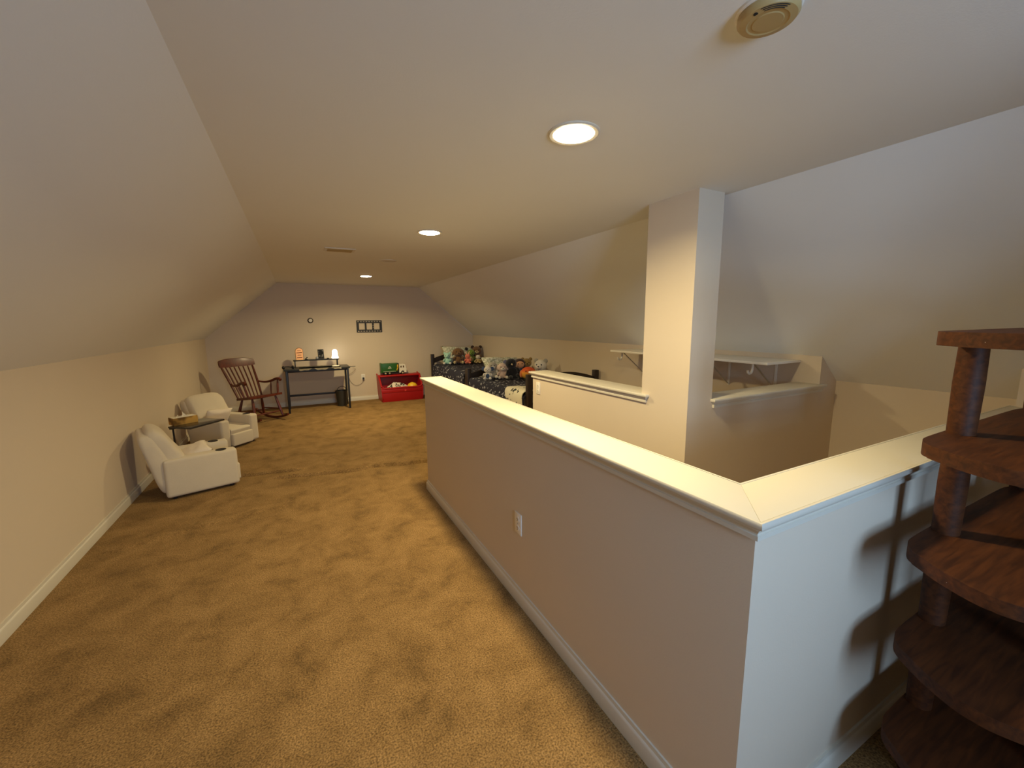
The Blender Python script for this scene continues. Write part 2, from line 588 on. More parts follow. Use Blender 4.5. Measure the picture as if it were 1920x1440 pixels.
# gable wall behind the camera, with its window
bm = nb()
x0, x1, z0, z1 = WIN
bx(bm, XL, x0, GY - 0.1, GY, -0.02, ZC)
bx(bm, x1, XR, GY - 0.1, GY, -0.02, ZC)
bx(bm, x0, x1, GY - 0.1, GY, -0.02, z0)
bx(bm, x0, x1, GY - 0.1, GY, z1, ZC)
struct('wall_near', bm, WALL, 'beige gable wall with a window behind the camera', False)
win = bpy.data.objects.new('window_1', None)
C.objects.link(win)
win.location = ((x0 + x1) / 2, GY, z0)
win['kind'] = 'structure'; win['label'] = 'white framed gable window behind the camera'
wx, wh = (x1 - x0) / 2, z1 - z0
bm = nb()
for a in (-wx + 0.03, 0, wx - 0.03):
    bx(bm, a - 0.025, a + 0.025, -0.08, -0.02, 0, wh, 0.004)
for a in (0.03, wh / 2, wh - 0.03):
    bx(bm, -wx, wx, -0.08, -0.02, a - 0.025, a + 0.025, 0.004)
obj('window_frame', bm, TRIM, win)
PANE = glass_mat('window_glass')
for sx in (-1, 1):
    bm = nb()
    bx(bm, min(0, sx * wx), max(0, sx * wx), -0.055, -0.05, 0, wh)
    obj('pane', bm, PANE, win, False)

# stair half walls
BLK = [(XW, YE), (XW, YW), (XR, YW), (XR, YWI), (XWI, YWI), (XWI, YE)]
BLK_CCW = BLK
bm = nb()
prism(bm, BLK_CCW, DEEP, CAPZ - 0.014)
struct('wall_stair_left', bm, WALL, 'beige half wall around the near and left sides of the stairwell', False)
A_PLAN = [(XC, YAE), (XC, YCB), (XC + AWT, YCB), (XC + AWT, YAE)]
bm = nb(); prism(bm, A_PLAN, DEEP, CAPZ - 0.014)
struct('wall_stair_far', bm, WALL, 'beige half wall between the stairs and the beds', False)
bm = nb(); bx(bm, XC, XC + CW, YB, YCB, DEEP, ZC + 0.01)
struct('wall_column', bm, WALL, 'beige full height post rising from the stairwell corner to the ceiling', False)
B_PLAN = [(XC + CW, YB + 0.126), (XC + CW, YB), (XR, YB), (XR, YB + 0.126)]
bm = nb(); prism(bm, B_PLAN, DEEP, CAPZ - 0.014)
struct('wall_stair_back', bm, WALL, 'beige half wall beside the post under the wall shelf', False)

# caps: board, routed edge strip and moulding
EDGE = [(OV - 0.010, CAPZ - 0.018), (OV - 0.010, CAPZ), (OV - 0.003, CAPZ), (OV, CAPZ - 0.004), (OV, CAPZ - 0.014), (OV - 0.003, CAPZ - 0.018)]
MOLD = [(-0.002, CAPZ - 0.018), (OV - 0.012, CAPZ - 0.018), (OV - 0.012, CAPZ - 0.026), (OV - 0.016, CAPZ - 0.027),
        (OV - 0.019, CAPZ - 0.034), (OV - 0.022, CAPZ - 0.038), (OV - 0.022, CAPZ - 0.042), (OV - 0.019, CAPZ - 0.044), (OV - 0.019, CAPZ - 0.056), (-0.002, CAPZ - 0.058)]
def cap(name, plan, boards, label):
    root = bpy.data.objects.new(name, None)
    C.objects.link(root)
    root['kind'] = 'structure'; root['label'] = label
    for bd in boards:
        bm = nb(); prism(bm, bd, CAPZ - 0.018, CAPZ - 0.0004, 0.0008)
        obj('cap_board', bm, TRIM, root)
    bm = nb(); sweep_poly(bm, plan, EDGE); obj('edge_strip', bm, TRIM, root, angle=50)
    bm = nb(); sweep_poly(bm, plan, MOLD); obj('moulding', bm, TRIM, root, angle=25)
    return root
ov = OV - 0.011
gap = 0.0006
b1 = [(XW - ov, YE + ov), (XW - ov, YW - ov + gap), (XWI + ov - gap, YWI + ov), (XWI + ov, YE + ov)]
b2 = [(XW - ov + gap, YW - ov), (XR, YW - ov), (XR, YWI + ov), (XWI + ov, YWI + ov)]
cap('trim_1', BLK_CCW, [b1, b2], 'white moulded cap with a mitred corner on the near half wall')
A_CAP = [(XC, YAE), (XC, YCB - 0.035), (XC + AWT, YCB - 0.035), (XC + AWT, YAE)]
cap('trim_2', A_CAP, [offset_poly(A_CAP, ov)], 'white moulded cap on the half wall left of the post')
B_CAP = [(XC + CW + 0.022, YB + 0.126), (XC + CW + 0.022, YB), (XR + 0.012, YB), (XR + 0.012, YB + 0.126)]
cap('trim_3', B_CAP, [offset_poly(B_CAP, ov)], 'white moulded cap on the half wall right of the post')

# baseboards
BH, BT = 0.085, 0.015
BPROF = [(0, 0), (BT, 0), (BT, BH * 0.70), (BT * 0.8, BH * 0.78), (BT * 0.55, BH * 0.82), (BT * 0.45, BH), (0, BH)]
def baseboard(name, p0, p1, nrm, label):
    """straight baseboard from p0 to p1 on the floor, thickness along nrm"""
    bm = nb()
    ra, rb = [], []
    for o_, z in BPROF:
        ra.append(bm.verts.new((p0[0] + nrm[0] * o_, p0[1] + nrm[1] * o_, z)))
        rb.append(bm.verts.new((p1[0] + nrm[0] * o_, p1[1] + nrm[1] * o_, z)))
    n = len(BPROF)
    for i in range(n):
        bm.faces.new((ra[i], ra[(i + 1) % n], rb[(i + 1) % n], rb[i]))
    bm.faces.new(ra); bm.faces.new(rb)
    bmesh.ops.recalc_face_normals(bm, faces=bm.faces[:])
    return struct(name, bm, TRIM, label)
baseboard('baseboard_left', (XL, GY), (XL, YF), (1, 0), 'white baseboard along the left knee wall')
baseboard('baseboard_far', (XL + BT, YF), (XR, YF), (0, -1), 'white baseboard along the far wall')
baseboard('baseboard_right', (XR, YB + 0.126), (XR, YF - BT), (-1, 0), 'white baseboard along the right knee wall')
bm = nb()
sweep_poly(bm, [(XW, YE), (XW, YW), (XR, YW), (XR, YWI), (XWI, YWI), (XWI, YE)], [(o_, z + (0 if z else 0)) for o_, z in BPROF])
for v in bm.verts[:]:
    pass
# keep only the strips on the room side
kill = [f for f in bm.faces if all(v.co.x > XW + 0.02 and v.co.y > YW + 0.02 for v in f.verts)]
bmesh.ops.delete(bm, geom=kill, context='FACES')
struct('baseboard_stair', bm, TRIM, 'white baseboard along the stair half wall')

# stairs going down: treads from the far end towards the camera, landing, then to the right
st = bpy.data.objects.new('stairs', None)
C.objects.link(st)
st['kind'] = 'structure'; st['label'] = 'carpeted stairs going down between the half walls'
RISE, NST = 0.19, 7
run = (3.5 - YB) / NST
for k in range(NST):
    bm = nb()
    bx(bm, XWI, XC, 3.5 - (k + 1) * run, 3.5 - k * run, DEEP, -RISE * (k + 1), 0.008)
    obj('stair_tread', bm, CARPET, st)
bm = nb(); bx(bm, XWI, XC, YWI, YB, DEEP, -RISE * (NST + 1), 0.008)
obj('stair_landing', bm, CARPET, st)
run2 = (XR2 - XC) / 6
for k in range(6):
    bm = nb(); bx(bm, XC + k * run2, XC + (k + 1) * run2, YWI, YB, DEEP - 0.1, max(DEEP, -RISE * (NST + 2 + k)), 0.008)
    obj('stair_tread', bm, CARPET, st)
bm = nb(); bx(bm, XWI, XC, 3.5, 3.56, DEEP, -0.004)
obj('stair_header', bm, CARPET, st)

# ------------------------------------------------------------------ ceiling fixtures
def recessed(y, lit, label, watts=0):
    t = thing('recessed_light', label, 'ceiling light', (1.012, y, ZC), 0, 'recessed lights in a row on the ceiling')
    bm = nb()
    lathe(bm, [(0.080, 0.0), (0.100, 0.0), (0.100, -0.003), (0.094, -0.007), (0.080, -0.006), (0.080, 0.0)], 40, closed_ends=False)
    obj('trim_ring', bm, TRIM, t)
    bm = nb()
    if lit:
        lathe(bm, [(0.081, -0.003), (0.076, -0.007), (0.062, -0.011), (0.04, -0.014), (0.0, -0.0155)], 40, closed_ends=False)
    else:
        lathe(bm, [(0.081, -0.002), (0.060, -0.006), (0.0, -0.007)], 40, closed_ends=False)
    obj('lens', bm, LENS if lit else LENSOFF, t)
    if lit:
        ld = bpy.data.lights.new('lamp', 'AREA')
        ld.shape = 'DISK'
        ld.size = 0.15
        ld.energy = watts
        ld.color = LAMP_COL
        ld.spread = radians(160)
        lo = bpy.data.objects.new('lamp', ld)
        C.objects.link(lo)
        lo.parent = t
        lo.location = (0, 0, -0.018)
    return t
recessed(1.417, True, 'lit recessed ceiling light nearest the camera, above the stair half wall', 29.5)
recessed(3.376, True, 'lit recessed ceiling light second from the camera, past the half wall', 32.5)
recessed(5.07, False, 'unlit recessed ceiling light between the two farther lit ones')
recessed(6.80, True, 'lit recessed ceiling light farthest from the camera, nearest the far wall', 40.5)

t = thing('smoke_detector', 'round yellowed smoke detector on the ceiling at the top edge', 'smoke detector', (1.043, 0.686, ZC))
t.scale = (1.0, 1.0, 0.70)
bm = nb(); lathe(bm, [(0.0, 0), (0.070, 0), (0.070, -0.008), (0.066, -0.012), (0.0, -0.012)], 40); obj('base', bm, WHITEPL, t)
bm = nb(); lathe(bm, [(0.064, -0.010), (0.0655, -0.026), (0.060, -0.036), (0.045, -0.040), (0.042, -0.0375), (0.034, -0.0375), (0.032, -0.040), (0.0, -0.041)], 40); obj('cover', bm, IVORY, t)
for i, (r_, w_, z_) in enumerate(((0.0475, 0.9, -0.0398), (0.0520, 1.0, -0.0386), (0.0565, 1.1, -0.0374))):
    bm = nb()
    tube(bm, [(r_ * cos(a), r_ * sin(a), z_) for a in [4.0 + w_ * k / 10 - w_ / 2 for k in range(11)]], 0.0011, 6)
    obj('slot', bm, DARKSLOT, t)
bm = nb(); lathe(bm, [(0.0, -0.034), (0.005, -0.034), (0.005, -0.0395), (0.0, -0.0395)], 14, (0.050 * cos(3.2), 0.050 * sin(3.2), 0)); obj('test_hole', bm, DARKSLOT, t)

t = thing('ceiling_vent', 'cream metal air vent with louvres in the ceiling', 'vent', (0.44, 4.53, ZC))
bm = nb(); sweep_poly(bm, [(-0.14, -0.10), (0.14, -0.10), (0.14, 0.10), (-0.14, 0.10)], [(-0.025, 0), (-0.025, -0.010), (0.0, -0.006), (0.0, 0)]); obj('frame', bm, TRIM, t)
bm = nb(); bx(bm, -0.115, 0.115, -0.075, 0.075, -0.003, -0.001); obj('duct_opening', bm, DARKSLOT, t)
for k in range(8):
    bm = nb(); box(bm, (0, -0.065 + 0.0186 * k, -0.007), (0.228, 0.012, 0.0014), 0, (radians(-35), 0, 0)); obj('louvre', bm, IVORY, t)

# ------------------------------------------------------------------ outlets and wall items
def outlet(loc, rotz, label, plug=False):
    """faces local -y"""
    t = thing('outlet', label, 'outlet', loc, rotz)
    bm = nb(); bx(bm, -0.036, 0.036, -0.006, 0.0, -0.058, 0.058, 0.003); obj('cover_plate', bm, WHITEPL, t)
    for s in (-1, 1):
        bm = nb()
        prism(bm, [(0.017 * cos(a) , 0.0145 * sin(a)) for a in [2 * pi * k / 20 for k in range(20)]], 0, 0.003)
        xform(bm, Matrix.Translation((0, -0.005, s * 0.024)) @ Matrix.Rotation(radians(90), 4, 'X'))
        r_ = obj('receptacle', bm, WHITEPL, t)
        for q in (-1, 1):
            bm = nb(); bx(bm, q * 0.006 - 0.0012, q * 0.006 + 0.0012, -0.0085, -0.007, s * 0.024 - 0.002, s * 0.024 + 0.006); obj('slot', bm, DARKSLOT, r_)
        bm = nb(); lathe(bm, [(0, 0), (0.0022, 0), (0.0022, 0.0015), (0, 0.0015)], 10)
        xform(bm, Matrix.Translation((0, -0.0072, s * 0.024 - 0.008)) @ Matrix.Rotation(radians(90), 4, 'X')); obj('slot', bm, DARKSLOT, r_)
    bm = nb(); lathe(bm, [(0, 0), (0.003, 0), (0.0022, 0.0014), (0, 0.0016)], 10)
    xform(bm, Matrix.Translation((0, -0.006, 0)) @ Matrix.Rotation(radians(90), 4, 'X')); obj('screw', bm, STEEL, t)
    return t
outlet((XW, 1.802, 0.452), radians(-90), 'white double outlet on the long side of the near half wall')
outlet((XC, 3.355, 0.875), radians(-90), 'white outlet plate under the cap of the half wall by the beds')
outlet((1.104, YF, 0.458), 0, 'white outlet with a plug in it on the far wall by the toy box')

t = thing('plug_adapter', 'small dark plug pushed into the far wall outlet', 'plug', (1.104, YF - 0.008, 0.434))
bm = nb(); box(bm, (0, -0.018, 0), (0.034, 0.034, 0.040), 0.005); obj('plug_body', bm, BLKPL, t)
bm = nb(); tube(bm, curve_pts([(0, -0.02, -0.018), (-0.01, -0.012, -0.06), (-0.07, -0.006, -0.115), (-0.15, -0.006, -0.125), (-0.22, -0.006, -0.07), (-0.26, -0.01, 0.02), (-0.25, -0.02, 0.10), (-0.20, -0.03, 0.13), (-0.155, -0.03, 0.17), (-0.14, -0.03, 0.20), (-0.185, -0.03, 0.225)], 6), 0.0026, 6)
obj('cord', bm, mat('grey_brown_cord', rgb(120, 100, 70), 0.6, 0.02), t)

t = thing('round_wall_switch', 'small round dial with a pale centre on the far wall above the desk', 'thermostat', (0.245, YF, 1.565))
bm = nb(); lathe(bm, [(0, 0), (0.047, 0), (0.047, 0.012), (0.040, 0.020), (0.034, 0.022), (0.034, 0.016), (0, 0.016)], 28); xform(bm, Matrix.Rotation(radians(90), 4, 'X')); obj('ring', bm, mat('dark_bronze', rgb(66, 56, 38), 0.4, 0.03, metal=0.4), t)
bm = nb(); lathe(bm, [(0.032, 0.015), (0.030, 0.022), (0.018, 0.026), (0, 0.027)], 28, closed_ends=False); xform(bm, Matrix.Rotation(radians(90), 4, 'X')); obj('centre_cap', bm, WHITEPL, t)

# film strip picture frame: black board with three openings and sprocket holes
t = thing('film_strip_decoration', 'black film strip shaped wall decoration with three openings on the far wall', 'wall art', (1.275, YF, 1.448))
FW, FH = 0.475, 0.232
bm = nb()
cells = []
def bar(x0_, x1_, z0_, z1_):
    bx(bm, x0_, x1_, -0.012, 0.0, z0_, z1_)
hw, hh = FW / 2, FH / 2
bar(-hw, hw, hh - 0.016, hh); bar(-hw, hw, -hh, -hh + 0.016)               # outer edges
bar(-hw, hw, 0.062, hh - 0.032); bar(-hw, hw, -hh + 0.032, -0.062)         # bars beside the openings
nsp = 9
for s in (-1, 1):
    zc = s * (hh - 0.024)
    for k in range(nsp + 1):
        xx = -hw + k * (FW - 0.020) / nsp + 0.010
        bar(xx - 0.010, xx + 0.010, zc - 0.008, zc + 0.008)
for xa, xb in ((-hw, -hw + 0.045), (-0.086, -0.052), (0.052, 0.086), (hw - 0.045, hw)):
    bar(xa, xb, -0.062, 0.062)
obj('film_board', bm, mat('black_board', (0.014, 0.012, 0.011), 0.55, 0.04), t, False)
for k in range(2):
    bm = nb(); lathe(bm, [(0, 0), (0.008, 0), (0.008, 0.003), (0, 0.003)], 14); xform(bm, Matrix.Translation((0.069, -0.012, 0.018 - 0.04 * k)) @ Matrix.Rotation(radians(90), 4, 'X'))
    obj('dot', bm, mat('grey_dot', (0.25, 0.24, 0.2), 0.6, 0), t)

# ------------------------------------------------------------------ wall shelf with brackets
t = thing('wall_shelf', 'long white shelf on metal brackets along the right knee wall', 'shelf', (XR, 2.65, 1.197))
bm = nb(); bx(bm, -0.43, -0.001, -0.86, 0.84, -0.019, 0.0, 0.003); obj('board', bm, WHITEPL, t)
for yb_ in (-0.68, -0.27, 0.36, 0.78):
    br = bpy.data.objects.new('bracket', None); C.objects.link(br); br.parent = t; br.location = (0, yb_, -0.019)
    bm = nb(); box(bm, (-0.003, 0, -0.125), (0.004, 0.022, 0.25), 0.001); obj('wall_leg', bm, WHITEPL, br)
    bm = nb(); box(bm, (-0.17, 0, -0.004), (0.33, 0.020, 0.006), 0.001); obj('arm', bm, WHITEPL, br)
    bm = nb(); tube(bm, [(-0.30, 0.0, -0.008), (-0.012, 0.0, -0.235)], 0.006, 8); obj('brace', bm, STEEL, br)
    bm = nb(); tube(bm, curve_pts([(-0.315, 0, -0.004), (-0.315, 0, -0.045), (-0.325, 0, -0.075), (-0.345, 0, -0.085), (-0.365, 0, -0.078), (-0.372, 0, -0.06)], 5), 0.009, 8); obj('rod_hook', bm, WHITEPL, br)

# ------------------------------------------------------------------ tiered wooden shelf in the right foreground
t = thing('tiered_shelf', 'tall red brown wooden shelf unit with rounded tiers and round posts at the right', 'shelf', (1.95, 0.26, 0.0))
half = [(-0.25, 0.210), (-0.38, 0.208), (-0.43, 0.200), (-0.470, 0.180), (-0.498, 0.146), (-0.527, 0.106), (-0.548, 0.066), (-0.562, 0.03), (-0.566, 0.0)]
left = [Vector(p) for p in curve_pts([(x, y, 0) for x, y in half], 3)]
ol = [(p.x, p.y) for p in left] + [(p.x, -p.y) for p in left[::-1][1:]]
ol = ol + [(-x, y) for x, y in ol[::-1]]
for zt in (1.468, 1.169, 0.863, 0.569, 0.272):
    bm = nb(); prism(bm, ol, zt - 0.036, zt, 0.003); obj('tier', bm, DWOOD, t, angle=40)
for px, py in ((-0.25, 0.175), (0.46, 0.175), (-0.25, -0.175), (0.46, -0.175)):
    bm = nb()
    prof = [(0.024, 0.0), (0.030, 0.02), (0.032, 0.10), (0.030, 0.22)]
    zs = (0.272, 0.569, 0.863, 1.169, 1.468)
    for a, b in zip(zs, zs[1:]):
        prof += [(0.031, a), (0.033, (a + b) / 2), (0.031, b - 0.03)]
    prof.append((0.031, 1.45))
    lathe(bm, prof, 20, (px, py, 0)); obj('post', bm, DWOOD, t)
for zt in (1.468, 0.863):
    bm = nb(); ell(bm, (-0.537, 0.084, zt - 0.022), (0.0022, 0.0022, 0.0022), None, 10, 6); obj('nail_head', bm, WHITEPL, t)

# ------------------------------------------------------------------ recliners
def recliner(name, loc, rotz, label):
    t = thing(name, label, 'armchair', loc, rotz, 'small cream recliners by the left wall')
    D, W, AH, AW = 0.535, 0.51, 0.36, 0.115
    def aprof(x0_, x1_, zb, zt):
        return smooth_prof([(x0_, zb + 0.03), (x0_ + 0.02, zb), (x1_ - 0.03, zb), (x1_, zb + 0.03), (x1_, zt - 0.05), (x1_ - 0.04, zt), (x0_ + 0.05, zt - 0.012), (x0_, zt - 0.03)], 4)
    for s in (-1, 1):
        bm = nb(); box(bm, (0, s * (W / 2 - AW / 2), (AH + 0.025) / 2), (D, AW, AH - 0.025), 0.028, None, 4)
        arm = obj('arm', bm, CREAM, t, angle=60)
        bm = nb(); lathe(bm, [(0.036, 0.004), (0.042, 0.004), (0.042, 0.0), (0.036, -0.002), (0.034, -0.001), (0, -0.001)], 24, (D / 2 - 0.115, s * (W / 2 - AW / 2), AH - 0.001)); obj('cup_holder', bm, BLKPL, arm)
    iw = W - 2 * AW
    bm = nb(); puff(bm, smooth_prof([(-0.20, 0.17), (0.0, 0.165), (0.22, 0.165), (0.268, 0.195), (0.245, 0.24), (0.0, 0.25), (-0.20, 0.23)], 5), iw - 0.006, p=7, keep=0.85); obj('seat_cushion', bm, CREAM, t, angle=60)
    bm = nb(); box(bm, (0.0, 0, 0.09), (0.44, iw, 0.13), 0.01); obj('base', bm, CREAM, t)
    bm = nb(); box(bm, (0.262, 0, 0.103), (0.075, iw - 0.004, 0.150), 0.014, None, 3); obj('footrest', bm, CREAM, t, angle=60)
    # back: outer shell and puffy inner cushion, leaning back
    bm = nb(); puff(bm, smooth_prof([(-0.265, 0.05), (-0.20, 0.10), (-0.20, 0.30), (-0.30, 0.56), (-0.36, 0.60), (-0.405, 0.56), (-0.36, 0.34), (-0.31, 0.12)], 5), W - 0.05, p=5, keep=0.6); obj('back_shell', bm, CREAM, t, angle=60)
    bm = nb(); puff(bm, smooth_prof([(-0.21, 0.22), (-0.115, 0.25), (-0.10, 0.34), (-0.165, 0.46), (-0.235, 0.585), (-0.305, 0.635), (-0.355, 0.61), (-0.345, 0.54), (-0.28, 0.40)], 5), W - 0.07, p=4, keep=0.45); obj('back_cushion', bm, CREAM, t, angle=60)
    for sx in (-1, 1):
        for sy in (-1, 1):
            bm = nb(); lathe(bm, [(0.016, 0.0), (0.02, 0.03), (0, 0.03)], 12, (sx * 0.21, sy * 0.20, 0)); obj('foot', bm, BLKPL, t)
    return t
R1A = radians(17)
recliner('recliner', (-0.905, 4.655, 0), R1A, 'cream kids recliner with a black cup holder nearest the camera')
R2A = radians(-43)
recliner('recliner', (-0.90, 6.19, 0), R2A, 'cream kids recliner behind the small table, next to the rocking chair')

def cushion(loc, rot, sx, sy, h, label, seed, m_=CREAM2):
    bm = nb(); pillow(bm, sx, sy, h, 16, 0.008, seed)
    o = obj('throw_pillow', bm, m_, None, angle=80)
    o.location = loc; o.rotation_euler = rot
    return tag(o, label, 'pillow', 'cream throw pillows on the recliners')
cushion((-0.90, 4.66, 0.272), (radians(10), radians(-26), R1A), 0.25, 0.26, 0.12, 'pale pink cream throw pillow lying on the seat of the nearest recliner', 1.3)
cushion((-0.945, 6.19, 0.315), (radians(-8), radians(-58), R2A), 0.27, 0.31, 0.10, 'cream throw pillow leaning on the recliner beside the tissue box', 4.1)

# side table between them
TA = radians(52)
t = thing('side_table', 'small dark topped side table between the two recliners', 'table', (-1.03, 5.46, 0), TA)
bm = nb(); bx(bm, -0.205, 0.205, -0.14, 0.14, 0.432, 0.45, 0.003); obj('table_top', bm, DKGLASS, t)
bm = nb(); tube(bm, [(-0.175, 0.115, 0.012), (-0.175, 0.115, 0.433)], 0.009, 10); obj('post', bm, BLACK, t)
bm = nb(); bx(bm, -0.200, 0.16, -0.11, 0.135, 0.0, 0.012, 0.003); obj('base_plate', bm, BLACK, t)
bm = nb(); bx(bm, -0.200, 0.10, 0.095, 0.135, 0.418, 0.433, 0.002); obj('top_support', bm, BLACK, t)
bm = nb(); ell(bm, (-0.190, 0.10, 0.441), (0.006, 0.006, 0.006), None, 10, 8); obj('corner_stud', bm, mat('bright_metal', (0.8, 0.8, 0.78), 0.1, 0, metal=1.0), t)

t = thing('tissue_box', 'golden brown tissue box with white tissue on the side table', 'tissue box', (-1.155, 5.50, 0.45), radians(32))
bm = nb(); box(bm, (0, 0, 0.038), (0.225, 0.115, 0.076), 0.003); obj('carton', bm, spotted_mat('gold_carton', rgb(110, 78, 28), rgb(206, 158, 74), 10, 0.40, 0.62), t)
bm = nb(); bx(bm, -0.105, 0.105, -0.052, 0.052, 0.0755, 0.0775, 0.0005); obj('carton_top', bm, mat('white_carton_top', rgb(232, 226, 206), 0.7, 0.02), t)
bm = nb()
n = 14
vv = {}
for i in range(n + 1):
    for j in range(5):
        u_, v_ = -1 + 2 * i / n, j / 4
        z_ = 0.076 + 0.055 * v_ * (0.55 + 0.45 * sin(u_ * 5.0 + 0.8)) * (1 - 0.4 * abs(u_))
        vv[i, j] = bm.verts.new((u_ * 0.07 * (1 - 0.35 * v_), 0.018 * sin(u_ * 7) * (0.4 + v_) + 0.02 * (v_ - 0.5), z_))
for i in range(n):
    for j in range(4):
        bm.faces.new((vv[i, j], vv[i + 1, j], vv[i + 1, j + 1], vv[i, j + 1]))
bmesh.ops.solidify(bm, geom=bm.faces[:], thickness=0.002)
obj('tissue', bm, mat('tissue_paper', rgb(246, 242, 232), 0.9, 0.01), t, angle=80)

# ------------------------------------------------------------------ rocking chair
t = thing('rocking_chair', 'dark cherry wooden spindle back rocking chair between the recliner and the desk', 'rocking chair', (-0.615, 7.47, 0), radians(-52))
t.scale = (0.92, 1.0, 1.0)
# seat: scooped slab, wider in front
bm = nb()
nx, ny = 10, 12
vt, vb = {}, {}
for i in range(nx + 1):
    for j in range(ny + 1):
        a, b = i / nx, -1 + 2 * j / ny
        x_ = -0.21 + 0.45 * a + 0.015 * (1 - b * b) * (1 if a > 0.5 else 0)
        y_ = b * (0.205 + 0.055 * a)
        z_ = 0.355 + 0.055 * a - 0.014 * (1 - b * b) * sin(pi * min(1, a * 1.1)) + 0.02 * max(0, a - 0.85)
        vt[i, j] = bm.verts.new((x_, y_, z_ + 0.018))
        vb[i, j] = bm.verts.new((x_, y_, z_ - 0.016))
for i in range(nx):
    for j in range(ny):
        bm.faces.new((vt[i, j], vt[i + 1, j], vt[i + 1, j + 1], vt[i, j + 1]))
        bm.faces.new((vb[i, j], vb[i, j + 1], vb[i + 1, j + 1], vb[i + 1, j]))
for i in range(nx):
    for j in (0, ny):
        bm.faces.new((vt[i, j], vt[i + 1, j], vb[i + 1, j], vb[i, j]))
for j in range(ny):
    for i in (0, nx):
        bm.faces.new((vt[i, j], vt[i, j + 1], vb[i, j + 1], vb[i, j]))
bmesh.ops.recalc_face_normals(bm, faces=bm.faces[:])
obj('seat', bm, RWOOD, t, angle=50)
def spin(p0, p1, r0, bulge=1.5, n=9):
    a, b = Vector(p0), Vector(p1)
    pts = [a + (b - a) * k / n for k in range(n + 1)]
    rs = [r0 * (1 + (bulge - 1) * sin(pi * k / n)) for k in range(n + 1)]
    return pts, rs
# back: outer posts, spindles, crest
def crest_pt(b):
    return Vector((-0.455 - 0.045 * (1 - b * b), b * 0.275, 0.885))
for k in range(8):
    b = -1 + 2 * k / 7
    lo_ = Vector((-0.19 - 0.02 * (1 - b * b), b * 0.185, 0.365))
    hi_ = crest_pt(b * 0.88) + Vector((0, 0, -0.03))
    mid = (lo_ + hi_) / 2 + Vector((0.012, 0, 0))
    outer = k in (0, 7)
    bm = nb()
    pts = curve_pts([lo_, mid, hi_], 6)
    rr_ = 0.014 if outer else 0.0085
    tube(bm, pts, [rr_ * (1 + 0.35 * sin(pi * q / (len(pts) - 1))) for q in range(len(pts))], 8)
    obj('back_post' if outer else 'spindle', bm, RWOOD, t)
bm = nb()
N = 18
rings = []
for k in range(N + 1):
    b = -1 + 2 * k / N
    c_ = crest_pt(b)
    top = 0.085 - 0.030 * abs(b) ** 3
    lowr = -0.045 + 0.012 * abs(b) ** 4
    sec = [(-0.013, lowr), (0.013, lowr), (0.016, (top + lowr) / 2), (0.006, top), (-0.010, top + 0.004), (-0.020, (top + lowr) / 2)]
    rings.append([bm.verts.new((c_.x + x_ - 0.25 * z_, c_.y, c_.z + z_)) for x_, z_ in sec])
for a, b in zip(rings, rings[1:]):
    for k in range(6):
        bm.faces.new((a[k], a[(k + 1) % 6], b[(k + 1) % 6], b[k]))
bm.faces.new(rings[0]); bm.faces.new(rings[-1])
bmesh.ops.recalc_face_normals(bm, faces=bm.faces[:])
obj('crest_rail', bm, RWOOD, t, angle=40)
for s in (-1, 1):
    # arms
    pts = curve_pts([(-0.295, s * 0.215, 0.590), (-0.18, s * 0.245, 0.578), (-0.05, s * 0.265, 0.595), (0.08, s * 0.275, 0.635), (0.16, s * 0.28, 0.640), (0.195, s * 0.28, 0.622)], 5)
    bm = nb(); tube(bm, pts, [0.013 + 0.010 * min(1, q / 18) for q in range(len(pts))], 10)
    bmesh.ops.scale(bm, vec=(1, 1, 1), verts=bm.verts[:])
    obj('arm', bm, RWOOD, t)
    p, r_ = spin((0.165, s * 0.235, 0.395), (0.125, s * 0.276, 0.630), 0.010, 1.7); bm = nb(); tube(bm, p, r_, 8); obj('arm_post', bm, RWOOD, t)
    p, r_ = spin((0.02, s * 0.215, 0.385), (-0.04, s * 0.266, 0.590), 0.0075, 1.5); bm = nb(); tube(bm, p, r_, 8); obj('arm_spindle', bm, RWOOD, t)
    # legs
    def runner_z(x_):
        return 0.016 + x_ * x_ / (2 * 1.05)
    p, r_ = spin((0.165, s * 0.185, 0.385), (0.27, s * 0.225, runner_z(0.27)), 0.014, 1.5); bm = nb(); tube(bm, p, r_, 10); obj('leg', bm, RWOOD, t)
    p, r_ = spin((-0.15, s * 0.155, 0.345), (-0.22, s * 0.215, runner_z(0.22)), 0.014, 1.5); bm = nb(); tube(bm, p, r_, 10); obj('leg', bm, RWOOD, t)
    p, r_ = spin((0.225, s * 0.21, 0.175), (-0.19, s * 0.185, 0.165), 0.009, 1.4); bm = nb(); tube(bm, p, r_, 8); obj('stretcher', bm, RWOOD, t)
    bm = nb()
    xs = [-0.44 + 0.84 * k / 20 for k in range(21)]
    ringz = []
    for x_ in xs:
        z_ = runner_z(x_) - 0.016
        ringz.append([bm.verts.new((x_, s * 0.225 + q * 0.014, z_ + h_)) for q, h_ in ((-1, 0), (1, 0), (1, 0.034), (-1, 0.034))])
    for a, b in zip(ringz, ringz[1:]):
        for k in range(4):
            bm.faces.new((a[k], a[(k + 1) % 4], b[(k + 1) % 4], b[k]))
    bm.faces.new(ringz[0]); bm.faces.new(ringz[-1])
    bmesh.ops.recalc_face_normals(bm, faces=bm.faces[:])
    obj('rocker', bm, RWOOD, t, angle=50)
for x_, z_ in ((0.235, 0.14), (-0.20, 0.13)):
    p, r_ = spin((x_, -0.205, z_), (x_, 0.205, z_), 0.009, 1.6); bm = nb(); tube(bm, p, r_, 8); obj('stretcher', bm, RWOOD, t)

